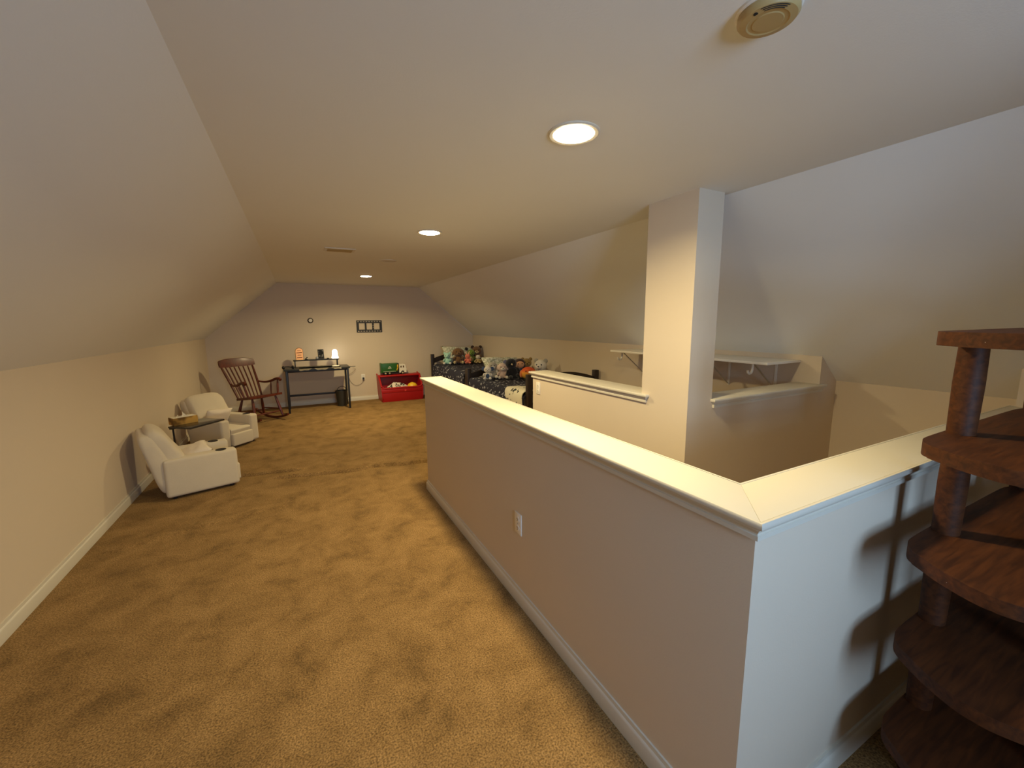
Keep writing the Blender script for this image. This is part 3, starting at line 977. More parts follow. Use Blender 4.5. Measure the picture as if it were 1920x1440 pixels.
# ------------------------------------------------------------------ desk and what is on it
t = thing('desk', 'black metal framed desk against the far wall', 'desk', (0.28, 8.03, 0))
bm = nb(); bx(bm, -0.52, 0.52, -0.25, 0.24, 0.722, 0.75, 0.006); obj('desk_top', bm, mat('black_desk_laminate', (0.022, 0.024, 0.022), 0.4, 0.05, 10), t)
for sx in (-1, 1):
    for sy, nm in ((-1, 'leg'), (1, 'leg')):
        bm = nb(); box(bm, (sx * 0.48, sy * 0.215, 0.362), (0.032, 0.032, 0.724), 0.002); obj(nm, bm, BLACK, t)
    bm = nb(); box(bm, (sx * 0.48, 0, 0.705), (0.028, 0.40, 0.03), 0.002); obj('side_rail', bm, BLACK, t)
bm = nb(); box(bm, (0, 0.215, 0.235), (0.93, 0.022, 0.034), 0.002); obj('stretcher', bm, BLACK, t)
bm = nb(); box(bm, (0, -0.19, 0.705), (0.93, 0.02, 0.03), 0.002); obj('front_rail', bm, BLACK, t)
bm = nb(); tube(bm, [(0.51, -0.02, 0.728), (0.60, -0.02, 0.728), (0.635, -0.02, 0.728)], 0.006, 8); obj('side_hook', bm, BLACK, t)

# wavy plastic desk mat drooping over the front edge
bm = nb()
n, k2 = 40, 12
vv = {}
for i in range(n + 1):
    u_ = i / n
    for j in range(k2 + 1):
        v_ = j / k2
        x_ = -0.285 + 0.66 * u_
        wav = 0.014 * sin(u_ * 15) + 0.008 * sin(u_ * 31 + 1)
        y_ = 8.06 - 0.29 * v_
        z_ = 0.7525
        if v_ > 0.8:
            k_ = (v_ - 0.8) / 0.2
            y_ = 7.828 - 0.055 * min(1, k_ * 1.6)
            z_ -= max(0, k_ - 0.5) * (0.040 + 2.2 * wav)
        vv[i, j] = bm.verts.new((x_ + 0.28, y_, z_))
for i in range(n):
    for j in range(k2):
        bm.faces.new((vv[i, j], vv[i + 1, j], vv[i + 1, j + 1], vv[i, j + 1]))
bmesh.ops.solidify(bm, geom=bm.faces[:], thickness=0.002)
tag(obj('desk_mat', bm, mat('grey_plastic_sheet', rgb(170, 158, 136), 0.35, 0.05, 8), None, angle=80), 'grey plastic sheet with a wavy front edge on the black desk', 'desk mat')
bm = nb(); pillow(bm, 0.13, 0.09, 0.02, 10, 0.01, 2.2)
o = obj('crumpled_paper', bm, mat('white_paper', rgb(232, 228, 214), 0.8, 0.02), None, angle=80); o.location = (0.57, 7.83, 0.760)
tag(o, 'small white crumpled paper at the front right of the desk', 'paper')

# headset at the left end
t = thing('headset', 'black headset lying on the left end of the desk', 'headset', (-0.165, 7.90, 0.75), radians(20))
bm = nb(); tube(bm, [(0.075 * cos(a), 0.05 + 0.07 * sin(a) - 0.03, 0.012 + 0.022 * sin(a)) for a in [pi * k / 14 for k in range(15)]], 0.007, 8); obj('band', bm, BLKPL, t)
for s in (-1, 1):
    bm = nb(); ell(bm, (s * 0.075, 0.01, 0.028), (0.022, 0.036, 0.028)); obj('ear_cup', bm, BLKPL, t)

# riser shelf
t = thing('desk_riser', 'low black riser shelf standing on the desk', 'shelf', (0.282, 8.22, 0.75))
bm = nb(); bx(bm, -0.372, 0.372, -0.085, 0.085, 0.105, 0.123, 0.003); obj('riser_board', bm, mat('black_riser', (0.018, 0.018, 0.017), 0.45, 0.05), t)
for s in (-1, 1):
    bm = nb(); box(bm, (s * 0.345, 0, 0.053), (0.018, 0.15, 0.106), 0.002); obj('riser_side', bm, BLACK, t)
RZ = 0.873
# tombstone sign: rounded top slab with brown lettering rows (too small to read)
t = thing('tombstone_sign', 'orange tombstone shaped sign with brown lettering on the desk riser', 'sign', (0.017, 8.215, RZ))
def arch(wd, hb, r_top, n=14):
    pts = [(-wd, 0), (wd, 0), (wd, hb)]
    pts += [(wd * cos(a), hb + r_top * sin(a)) for a in [pi * k / n for k in range(1, n)]]
    pts.append((-wd, hb))
    return pts
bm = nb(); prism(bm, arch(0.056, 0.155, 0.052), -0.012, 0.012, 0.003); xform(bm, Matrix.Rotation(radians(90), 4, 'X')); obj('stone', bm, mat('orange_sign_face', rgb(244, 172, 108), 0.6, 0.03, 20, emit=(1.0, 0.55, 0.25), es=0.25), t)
bm = nb(); prism(bm, arch(0.061, 0.157, 0.057), -0.010, 0.010, 0.002); xform(bm, Matrix.Translation((0, 0.006, 0)) @ Matrix.Rotation(radians(90), 4, 'X')); obj('border', bm, mat('brown_sign_edge', rgb(120, 76, 40), 0.6, 0.03), t)
BRN = mat('brown_sign_ink', rgb(112, 62, 24), 0.7, 0.02)
for row, (zz, amp, wd, th_) in enumerate(((0.168, 0.006, 0.030, 0.0030), (0.125, 0.010, 0.044, 0.0055), (0.085, 0.008, 0.030, 0.0032), (0.040, 0.006, 0.042, 0.0058))):
    bm = nb()
    pts = [(-wd + 2 * wd * k / 40, -0.0125, zz + amp * sin(k * 1.25 + row) * 0.8 + (0.008 * k / 40 if row == 1 else 0)) for k in range(41)]
    tube(bm, pts, th_ * 0.6, 5); obj('lettering', bm, BRN, t)
bm = nb(); box(bm, (0, 0.0, 0.004), (0.13, 0.05, 0.008), 0.002); obj('base', bm, mat('tan_sign_base', rgb(206, 176, 120), 0.7, 0.03), t)

# ghost lamp
t = thing('ghost_lamp', 'white glowing ghost shaped lamp at the right end of the desk riser', 'lamp', (0.598, 8.235, RZ))
gp = [(-0.050, 0), (0.050, 0), (0.049, 0.045), (0.040, 0.085), (0.043, 0.110), (0.038, 0.140), (0.022, 0.160), (0, 0.166), (-0.022, 0.160), (-0.038, 0.140), (-0.043, 0.110), (-0.040, 0.085), (-0.049, 0.045)]
gp = smooth_prof(gp, 3)
bm = nb(); prism(bm, gp, -0.018, 0.018, 0.006); xform(bm, Matrix.Rotation(radians(90), 4, 'X')); obj('ghost_body', bm, mat('glowing_ghost', (1, 0.98, 0.94), 0.5, 0, emit=(1.0, 0.90, 0.72), es=7.0), t, angle=60)
GRY = mat('grey_ghost_face', (0.45, 0.45, 0.45), 0.6, 0)
for s in (-1, 1):
    bm = nb(); ell(bm, (s * 0.013, -0.0185, 0.128), (0.006, 0.002, 0.008), None, 10, 8); obj('eye', bm, GRY, t)
bm = nb(); tube(bm, [(-0.016 + 0.032 * k / 8, -0.019, 0.098 + 0.008 * sin(pi * k / 8)) for k in range(9)], 0.003, 6); obj('mouth', bm, GRY, t)
bm = nb(); box(bm, (0, 0, 0.003), (0.115, 0.05, 0.006), 0.002); obj('base', bm, WHITEPL, t)

t = thing('photo_frame', 'black picture frame standing in the middle of the desk riser', 'picture frame', (0.365, 8.225, RZ), radians(8))
bm = nb(); sweep_poly(bm, [(-0.038, 0.012), (0.038, 0.012), (0.038, 0.162), (-0.038, 0.162)], [(0, -0.006), (0, 0.008), (0.012, 0.008), (0.012, -0.006)]); xform(bm, Matrix.Rotation(radians(82), 4, 'X')); obj('frame', bm, BLKPL, t)
bm = nb(); prism(bm, [(-0.039, 0.011), (0.039, 0.011), (0.039, 0.163), (-0.039, 0.163)], -0.004, 0.0); xform(bm, Matrix.Rotation(radians(82), 4, 'X')); obj('picture', bm, spotted_mat('dark_photograph', (0.01, 0.01, 0.012), (0.35, 0.34, 0.33), 16, 0.50, 0.62), t)
bm = nb(); box(bm, (0, 0.035, 0.05), (0.03, 0.004, 0.10), 0.001, (radians(25), 0, 0)); obj('strut', bm, BLKPL, t)
for (xx, sc, lb) in ((0.125, 1.0, 'small black figurine beside the tombstone sign'), (0.475, 0.8, 'tiny black block between the picture frame and the ghost lamp')):
    t = thing('figurine', lb, 'figurine', (xx, 8.20, RZ))
    bm = nb(); box(bm, (0, 0, 0.012 * sc), (0.05 * sc, 0.035, 0.024 * sc), 0.006); obj('base', bm, BLKPL, t)
    if sc == 1.0:
        bm = nb(); ell(bm, (0.008, 0, 0.032), (0.012, 0.012, 0.014)); obj('head', bm, BLKPL, t)
        bm = nb(); ell(bm, (0.014, -0.012, 0.018), (0.012, 0.010, 0.010)); obj('pale_spot', bm, WHITEPL, t)
t = thing('glass_dome', 'small clear dome left of the picture frame on the riser', 'ornament', (0.295, 8.21, RZ))
bm = nb(); lathe(bm, [(0, 0), (0.024, 0), (0.022, 0.010), (0, 0.010)], 18); obj('base', bm, BLKPL, t)
bm = nb(); lathe(bm, [(0.021, 0.010), (0.022, 0.028), (0.015, 0.042), (0, 0.047)], 18, closed_ends=False); obj('dome', bm, mat('grey_dome', (0.32, 0.32, 0.33), 0.12, 0), t)

# waste bin under the desk
t = thing('waste_bin', 'small dark waste bin under the right end of the desk', 'bin', (0.660, 8.13, 0))
bm = nb(); lathe(bm, [(0.0, 0.0), (0.082, 0.0), (0.084, 0.01), (0.105, 0.27), (0.110, 0.275), (0.110, 0.285), (0.103, 0.285), (0.101, 0.27), (0.080, 0.014), (0.0, 0.014)], 28, closed_ends=False); obj('bin_body', bm, mat('dark_grey_bin', rgb(48, 46, 38), 0.5, 0.05), t)
bm = nb(); tube(bm, [(0.105 * cos(a), 0.0, 0.275 + 0.085 * sin(a)) for a in [pi * k / 14 for k in range(15)]], 0.005, 8)
xform(bm, Matrix.Translation((0, 0, 0))); o = obj('handle', bm, BLKPL, t); o.rotation_euler = (0, 0, radians(35))

# ------------------------------------------------------------------ toy box
t = thing('toy_box', 'red plastic open toy box against the far wall', 'toy box', (1.762, 8.05, 0))
TW = 0.40
def side_prof():
    return [(0.015, 0.0), (0.40, 0.0), (0.425, 0.47), (0.405, 0.495), (0.265, 0.495), (0.235, 0.475), (0.02, 0.285), (0.0, 0.255), (-0.012, 0.20)]
for s in (-1, 1):
    bm = nb()
    prof = smooth_prof(side_prof(), 3)
    a = [bm.verts.new((s * (TW - 0.028 + 0.02 * (z / 0.5)), y, z)) for y, z in prof]
    b = [bm.verts.new((s * (TW - 0.004 + 0.02 * (z / 0.5)), y, z)) for y, z in prof]
    n = len(prof)
    f1 = bm.faces.new(a); f2 = bm.faces.new(b[::-1])
    for i in range(n):
        bm.faces.new((a[i], b[i], b[(i + 1) % n], a[(i + 1) % n]))
    bmesh.ops.recalc_face_normals(bm, faces=bm.faces[:])
    obj('side_panel', bm, REDPL, t, angle=50)
bm = nb(); bx(bm, -TW + 0.01, TW - 0.01, -0.010, 0.016, 0.0, 0.255, 0.006); obj('front_panel', bm, REDPL, t)
bm = nb(); bx(bm, -TW + 0.005, TW - 0.005, -0.016, 0.0, 0.175, 0.240, 0.006); obj('front_band', bm, REDPL, t)
bm = nb(); tube(bm, curve_pts([(-TW + 0.02, 0.02, 0.285), (-TW + 0.06, 0.004, 0.262), (-0.2, 0.0, 0.258), (0, 0, 0.262), (0.2, 0.0, 0.258), (TW - 0.06, 0.004, 0.262), (TW - 0.02, 0.02, 0.285)], 6), 0.019, 10); obj('front_rim', bm, REDPL, t)
bm = nb(); bx(bm, -TW + 0.01, TW - 0.01, 0.385, 0.41, 0.0, 0.485, 0.004); obj('back_panel', bm, REDPL, t)
bm = nb(); bx(bm, -TW + 0.005, TW - 0.005, 0.235, 0.415, 0.465, 0.492, 0.008); obj('back_ledge', bm, REDPL, t)
bm = nb(); tube(bm, [(-TW + 0.02, 0.24, 0.472), (0, 0.238, 0.474), (TW - 0.02, 0.24, 0.472)], 0.020, 10); obj('ledge_rim', bm, REDPL, t)
for s in (-1, 1):
    bm = nb(); tube(bm, curve_pts([(s * (TW - 0.008), 0.02, 0.283), (s * (TW - 0.004), 0.12, 0.375), (s * TW, 0.235, 0.475)], 5), 0.019, 10); obj('side_rim', bm, REDPL, t)
bm = nb(); bx(bm, -TW + 0.02, TW - 0.02, 0.0, 0.40, 0.0, 0.02); obj('bottom', bm, REDPL, t)
bm = nb()
star = [((0.026 if k % 2 == 0 else 0.012) * sin(2 * pi * k / 10), (0.026 if k % 2 == 0 else 0.012) * cos(2 * pi * k / 10)) for k in range(10)]
prism(bm, star, 0, 0.006); xform(bm, Matrix.Translation((0.05, -0.0155, 0.205)) @ Matrix.Rotation(radians(90), 4, 'X')); obj('star_emblem', bm, REDLT, t, False)

# what lies in the box
def soft_blob(name, loc, r, material, label, cat, seed, amp=0.12, freq=2.0):
    bm = nb()
    q = bmesh.ops.create_icosphere(bm, subdivisions=4, radius=1.0)
    for v in bm.verts:
        d = 1 + amp * mnoise.noise(v.co * freq + Vector((seed, seed * 2, 0)))
        v.co = Vector((v.co.x * r[0] * d, v.co.y * r[1] * d, v.co.z * r[2] * d))
    o = obj(name, bm, material, None, angle=80)
    o.location = loc
    return tag(o, label, cat)
soft_blob('stuffed_toy', (1.69, 8.185, 0.185), (0.225, 0.11, 0.16), spotted_mat('black_white_stripe', rgb(60, 54, 50), rgb(226, 214, 198), 22, 0.44, 0.52), 'black and white mottled stuffed toy in the red toy box', 'stuffed toy', 3.0, 0.25, 2.4)
t = thing('toy_helmet', 'yellow toy helmet in the right side of the red toy box', 'toy', (1.985, 8.185, 0.215))
bm = nb(); lathe(bm, [(0.105, -0.06), (0.108, 0.0), (0.098, 0.055), (0.070, 0.095), (0.035, 0.112), (0.0, 0.116)], 24, closed_ends=False); obj('shell', bm, YELPL, t)
bm = nb(); tube(bm, [(0, 0.104 * cos(a), 0.116 * sin(a)) for a in [pi * k / 12 for k in range(13)]], 0.008, 8); obj('ridge', bm, YELPL, t)
bm = nb(); lathe(bm, [(0.100, -0.06), (0.128, -0.064), (0.128, -0.058), (0.100, -0.052)], 24, closed_ends=False); obj('brim', bm, YELPL, t)
bm = nb(); bx(bm, 1.38, 2.14, 8.09, 8.42, 0.021, 0.10, 0.02)
tag(obj('folded_blanket', bm, mat('dark_red_cloth', rgb(120, 26, 26), 0.9, 0.05), None), 'dark red folded blanket at the bottom of the toy box', 'blanket')

# toy garbage truck on the ledge (faces +x)
t = thing('toy_truck', 'green and white toy garbage truck on top of the red toy box', 'toy truck', (1.672, 8.362, 0.493))
KH = 0.012
bm = nb(); bx(bm, -0.255, 0.09, -0.07, 0.07, 0.05, 0.225, 0.008); body = obj('green_body', bm, GREENPL, t)
bm = nb(); bx(bm, -0.26, -0.235, -0.072, 0.072, 0.045, 0.235, 0.006); obj('tail_gate', bm, GREENPL, t)
bm = nb(); bx(bm, -0.215, 0.02, -0.0715, -0.0695, 0.067, 0.073); obj('white_stripe', bm, WHITEPL, body)
bm = nb(); lathe(bm, [(0.010, 0), (0.018, 0), (0.018, 0.002), (0.010, 0.002)], 20, closed_ends=False); xform(bm, Matrix.Translation((-0.09, -0.0695, 0.150)) @ Matrix.Rotation(radians(90), 4, 'X')); obj('round_emblem', bm, WHITEPL, body)
bm = nb(); prism(bm, [(-0.038, -0.022), (0.038, -0.022), (0.03, -0.012), (-0.03, -0.012)], 0, 0.002); xform(bm, Matrix.Translation((-0.09, -0.0695, 0.150)) @ Matrix.Rotation(radians(90), 4, 'X')); obj('emblem_bar', bm, WHITEPL, body)
bm = nb(); bx(bm, 0.045, 0.088, -0.0725, -0.069, 0.055, 0.220); obj('dark_recess', bm, DARKSLOT, body)
bm = nb(); box(bm, (0.064, -0.076, 0.165), (0.024, 0.010, 0.07), 0.003); obj('yellow_arm', bm, YELPL, t)
bm = nb(); box(bm, (0.054, -0.076, 0.115), (0.018, 0.010, 0.07), 0.003, (0, radians(18), 0)); obj('yellow_arm', bm, YELPL, t)
bm = nb(); bx(bm, -0.24, 0.24, -0.05, 0.05, 0.030, 0.052, 0.003); obj('chassis', bm, BLKPL, t)
bm = nb()
cabp = [(0.092, 0.035), (0.125, 0.035), (0.135, 0.065), (0.160, 0.075), (0.185, 0.065), (0.195, 0.035), (0.235, 0.035), (0.238, 0.10), (0.222, 0.175), (0.205, 0.200), (0.110, 0.198), (0.095, 0.185)]
a = [bm.verts.new((x_, -0.066, z_)) for x_, z_ in cabp]; b = [bm.verts.new((x_, 0.066, z_)) for x_, z_ in cabp]
bm.faces.new(a); bm.faces.new(b[::-1])
for i in range(len(cabp)):
    bm.faces.new((a[i], b[i], b[(i + 1) % len(cabp)], a[(i + 1) % len(cabp)]))
bmesh.ops.recalc_face_normals(bm, faces=bm.faces[:])
cabo = obj('cab', bm, WHITEPL, t, False)
for x_ in (0.130, 0.180):
    bm = nb(); bx(bm, x_ - 0.013, x_ + 0.013, -0.0675, -0.0655, 0.135, 0.172); obj('side_window', bm, mat('brown_toy_glass', rgb(92, 66, 36), 0.2, 0.02), cabo)
bm = nb(); box(bm, (0.2325, 0, 0.145), (0.004, 0.11, 0.05), 0.001, (0, radians(-12), 0)); obj('windscreen', bm, DARKSLOT, cabo)
for x_ in (-0.175, -0.095, 0.160):
    for s in (-1, 1):
        bm = nb(); lathe(bm, [(0, -0.014), (0.030, -0.014), (0.034, -0.010), (0.034, 0.010), (0.030, 0.014), (0, 0.014)], 18); xform(bm, Matrix.Translation((x_, s * 0.056, 0.034)) @ Matrix.Rotation(radians(90), 4, 'X')); wh_ = obj('wheel', bm, BLKPL, t)
        bm = nb(); lathe(bm, [(0, 0), (0.015, 0), (0.013, 0.004), (0, 0.005)], 14); xform(bm, Matrix.Translation((x_, s * 0.070, 0.034)) @ Matrix.Rotation(radians(90 * -s), 4, 'X') @ Matrix.Rotation(0 if s < 0 else 0, 4, 'X')); obj('hub_cap', bm, mat('tan_hub', rgb(206, 186, 150), 0.4, 0.02), wh_)

# ------------------------------------------------------------------ beds
def bed(y0, y1, x0, x1, zmat, posts, label):
    """long axis along y, head at y1"""
    t = thing('bed', label, 'bed', ((x0 + x1) / 2, (y0 + y1) / 2, 0), 0, 'dark wooden single beds along the right wall')
    hx, hy = (x1 - x0) / 2, (y1 - y0) / 2
    for s, zt, nm in ((-1, posts[0], 'footboard'), (1, posts[1], 'headboard')):
        yy = s * (hy - 0.03)
        for q in (-1, 1):
            bm = nb(); box(bm, (q * (hx - 0.032), yy, zt / 2), (0.064, 0.064, zt), 0.005); obj('post', bm, ESP, t)
        # arched top rail and two lower rails
        bm = nb()
        n = 16
        sec = []
        for k in range(n + 1):
            b = -1 + 2 * k / n
            top = zt - 0.085 + 0.085 * (1 - b * b)
            sec.append([bm.verts.new((b * (hx - 0.06), yy + d_, z_)) for d_, z_ in ((-0.012, top - 0.10), (0.012, top - 0.10), (0.012, top), (-0.012, top))])
        for a, c_ in zip(sec, sec[1:]):
            for k in range(4):
                bm.faces.new((a[k], a[(k + 1) % 4], c_[(k + 1) % 4], c_[k]))
        bm.faces.new(sec[0]); bm.faces.new(sec[-1])
        bmesh.ops.recalc_face_normals(bm, faces=bm.faces[:])
        obj(nm + '_rail', bm, ESP, t, angle=50)
        for zr in (0.50, 0.34):
            bm = nb(); box(bm, (0, yy, zr), (2 * hx - 0.12, 0.022, 0.10), 0.003); obj(nm + '_rail', bm, ESP, t)
    for q in (-1, 1):
        bm = nb(); box(bm, (q * (hx - 0.04), 0, 0.30), (0.025, 2 * hy - 0.12, 0.14), 0.003); obj('side_rail', bm, ESP, t)
    bm = nb(); box(bm, (0, 0, (0.30 + zmat) / 2 - 0.02), (2 * hx - 0.10, 2 * hy - 0.14, zmat - 0.34), 0.04, None, 3); obj('mattress', bm, mat('white_mattress', rgb(224, 220, 206), 0.9, 0.02), t, angle=50)
    return t

def comforter(y0, y1, x0, x1, zt, zl, zr, seed, label):
    bm = nb()
    prof = []
    # from the left hem up over the top and down on the right
    for k in range(8):
        prof.append((x0 - 0.006, zl + (zt - 0.05 - zl) * k / 7))
    for k in range(1, 6):
        a = pi - (pi / 2) * k / 5
        prof.append((x0 + 0.045 + 0.05 * cos(a), zt - 0.05 + 0.05 * sin(a)))
    for k in range(1, 15):
        prof.append((x0 + 0.045 + (x1 - x0 - 0.09) * k / 15, zt))
    for k in range(6):
        a = (pi / 2) * (1 - k / 5)
        prof.append((x1 - 0.045 + 0.04 * cos(a), zt - 0.05 + 0.05 * sin(a)))
    prof.append((x1 - 0.004, zr))
    n = 44
    rows = []
    for i in range(n + 1):
        y = y0 + (y1 - y0) * i / n
        row = []
        for k, (x, z) in enumerate(prof):
            nz = mnoise.noise(Vector((x * 4 + seed, y * 4, z * 4)))
            n2 = mnoise.noise(Vector((x * 11 + seed, y * 11, z * 9)))
            hang = 1 if z < zt - 0.05 and x < (x0 + x1) / 2 else 0
            row.append(bm.verts.new((x - hang * (0.010 + 0.018 * nz), y, z + (0.016 * nz + 0.007 * n2) * (1 - hang))))
        rows.append(row)
    for a, b in zip(rows, rows[1:]):
        for k in range(len(prof) - 1):
            bm.faces.new((a[k], a[k + 1], b[k + 1], b[k]))
    bmesh.ops.recalc_face_normals(bm, faces=bm.faces[:])
    bmesh.ops.solidify(bm, geom=bm.faces[:], thickness=0.012)
    return tag(obj('comforter', bm, QUILT, None, angle=80), label, 'comforter', 'navy printed comforters on the beds')

B1 = (6.30, 8.32, 2.42, 3.425)
B2 = (4.15, 6.14, 2.36, 3.405)
bed(*B1[:2], *B1[2:], 0.66, (0.75, 0.868), 'dark wooden single bed farthest away, in the far right corner')
bed(*B2[:2], *B2[2:], 0.64, (0.892, 0.78), 'dark wooden single bed nearer the stairs, footboard facing the half wall')
comforter(6.40, 8.20, 2.42, 3.415, 0.672, 0.36, 0.55, 1.7, 'navy white printed comforter on the bed in the far corner')
comforter(4.24, 6.02, 2.36, 3.395, 0.650, 0.36, 0.55, 5.2, 'navy white printed comforter on the bed nearer the stairs')
# white blanket turned over the near end of the second comforter
bm = nb()
n = 18
vv = {}
for i in range(n + 1):
    for j in range(n + 1):
        u_, v_ = i / n, j / n
        s_ = u_ * 0.62                       # distance from the hanging hem, up the side, then over the top
        y_ = 4.24 + 0.46 * v_ * (0.55 + 0.45 * sin(min(1, u_ * 1.15) * pi * 0.9))
        if s_ < 0.28:
            x_, z_ = 2.330, 0.37 + s_
        else:
            x_, z_ = 2.330 + (s_ - 0.28), 0.672
        if 0.22 < s_ < 0.34:
            a = (s_ - 0.22) / 0.12 * pi / 2
            x_, z_ = 2.330 + 0.06 * (1 - cos(a)), 0.59 + 0.082 * sin(a)
        nn = mnoise.noise(Vector((x_ * 6, y_ * 6, z_ * 6 + 3)))
        vv[i, j] = bm.verts.new((x_ - (0.012 * nn + 0.004 if s_ < 0.28 else 0), y_, z_ + (0.012 * nn + 0.012 if s_ >= 0.22 else 0)))
for i in range(n):
    for j in range(n):
        bm.faces.new((vv[i, j], vv[i + 1, j], vv[i + 1, j + 1], vv[i, j + 1]))
bmesh.ops.recalc_face_normals(bm, faces=bm.faces[:])
bmesh.ops.solidify(bm, geom=bm.faces[:], thickness=-0.008)
tag(obj('throw_blanket', bm, QWHITE, None, angle=80), 'cream throw blanket with thin dark lines over the bed end by the stairs', 'blanket')

def bed_pillow(loc, rot, sx, sy, label, seed):
    bm = nb(); pillow(bm, sx, sy, 0.15, 18, 0.02, seed)
    o = obj('bed_pillow', bm, PCASE, None, angle=80)
    o.location = loc; o.rotation_euler = rot
    return tag(o, label, 'pillow', 'pale printed bed pillows')
bed_pillow((2.955, 8.15, 0.80), (radians(58), radians(4), radians(2)), 0.70, 0.40, 'pale printed pillow propped on the headboard in the far corner', 2.0)
bed_pillow((2.87, 5.92, 0.745), (radians(48), radians(3), radians(2)), 0.66, 0.40, 'pale printed pillow propped on the bed nearer the stairs', 6.5)

# ------------------------------------------------------------------ stuffed animals
EYE = mat('black_eye', (0.008, 0.008, 0.008), 0.15, 0)
def fur(name, r, g, b):
    return mat(name, rgb(r, g, b), 0.95, 0.10, 28, 0.5, 90, sheen=0.3)
def plush(name, label, cat, loc, rotz, s, body, head=None, ears='round', ear_mat=None, muzzle=None, belly=None, limb=None, tilt=0.0, head_r=0.42, arms=True, legs=True, foot=None, nose=True):
    """a sitting stuffed animal facing local -y, s = sitting height"""
    head = head or body; limb = limb or body; ear_mat = ear_mat or head
    t = thing(name, label, cat, loc, rotz, 'stuffed toys on the beds')
    t.rotation_euler = (0, tilt, rotz)
    bm = nb(); ell(bm, (0, 0.01 * s, 0.27 * s), (0.25 * s, 0.21 * s, 0.29 * s), None, 18, 12); obj('body', bm, body, t, angle=80)
    hz, hr = 0.72 * s, head_r * 0.60 * s
    bm = nb(); ell(bm, (0, -0.03 * s, hz), (hr * 1.10, hr * 0.95, hr), None, 18, 12); h = obj('head', bm, head, t, angle=80)
    if belly:
        bm = nb(); ell(bm, (0, -0.10 * s, 0.26 * s), (0.17 * s, 0.12 * s, 0.20 * s), None, 14, 10); obj('belly', bm, belly, t, angle=80)
    if muzzle:
        bm = nb(); ell(bm, (0, -0.03 * s - hr * 0.80, hz - hr * 0.22), (hr * 0.50, hr * 0.42, hr * 0.36), None, 14, 10); obj('muzzle', bm, muzzle, h, angle=80)
    if nose:
        bm = nb(); ell(bm, (0, -0.03 * s - hr * (1.2 if muzzle else 0.95), hz - hr * 0.10), (hr * 0.14, hr * 0.10, hr * 0.10), None, 10, 8); obj('nose', bm, EYE, h)
    for q in (-1, 1):
        bm = nb(); ell(bm, (q * hr * 0.42, -0.03 * s - hr * 0.83, hz + hr * 0.20), (hr * 0.12, hr * 0.10, hr * 0.13), None, 10, 8); obj('eye', bm, EYE, h)
        if ears == 'round':
            bm = nb(); ell(bm, (q * hr * 0.86, 0.0, hz + hr * 0.80), (hr * 0.40, hr * 0.20, hr * 0.40), None, 12, 8); obj('ear', bm, ear_mat, h, angle=80)
        elif ears == 'long':
            bm = nb(); ell(bm, (q * hr * 0.55, 0.02 * s, hz + hr * 1.35), (hr * 0.24, hr * 0.14, hr * 0.75), (0, q * 0.35, 0), 12, 8); obj('ear', bm, ear_mat, h, angle=80)
        elif ears == 'floppy':
            bm = nb(); ell(bm, (q * hr * 1.05, -0.01 * s, hz - hr * 0.05), (hr * 0.24, hr * 0.34, hr * 0.66), (0, q * -0.25, 0), 12, 8); obj('ear', bm, ear_mat, h, angle=80)
        elif ears == 'big':
            bm = nb(); ell(bm, (q * hr * 1.25, 0.02 * s, hz + hr * 0.25), (hr * 0.60, hr * 0.16, hr * 0.62), None, 14, 10); obj('ear', bm, ear_mat, h, angle=80)
        if arms:
            bm = nb(); ell(bm, (q * 0.27 * s, -0.10 * s, 0.34 * s), (0.085 * s, 0.10 * s, 0.19 * s), (0.7, q * -0.35, 0), 12, 8); obj('arm', bm, limb, t, angle=80)
        if legs:
            bm = nb(); ell(bm, (q * 0.19 * s, -0.24 * s, 0.10 * s), (0.10 * s, 0.21 * s, 0.10 * s), (0, 0, q * 0.35), 12, 8); lg = obj('leg', bm, limb, t, angle=80)
            if foot:
                bm = nb(); ell(bm, (q * 0.26 * s, -0.42 * s, 0.11 * s), (0.085 * s, 0.05 * s, 0.10 * s), None, 12, 8); obj('foot_pad', bm, foot, lg, angle=80)
    return t

F_MINT = fur('mint_fur', 168, 214, 196); F_BROWN = fur('brown_fur', 116, 84, 50); F_DKBROWN = fur('dark_brown_fur', 58, 38, 26)
F_CORAL = fur('coral_fur', 236, 132, 104); F_GREEN = fur('green_fur', 112, 138, 50); F_BEIGE = fur('beige_fur', 196, 176, 128)
F_TAN = fur('tan_fur', 172, 140, 78); F_WHITE = fur('white_fur', 222, 216, 200); F_GREY = fur('grey_fur', 166, 160, 144); F_PINK = fur('pale_pink_fur', 214, 190, 172)
F_BLACK = fur('black_fur', 20, 20, 24); F_LAV = fur('lavender_fur', 132, 136, 176); F_BLUE = fur('blue_cloth', 44, 70, 108); F_NAVY = fur('navy_circle', 58, 76, 104)
F_SKIN = fur('doll_skin', 216, 160, 116); F_HAIR = fur('doll_hair', 60, 36, 22); F_MAROON = fur('maroon_cloth', 72, 30, 28); F_OLIVE = fur('olive_tan_fur', 150, 122, 60)
FC = radians(20)
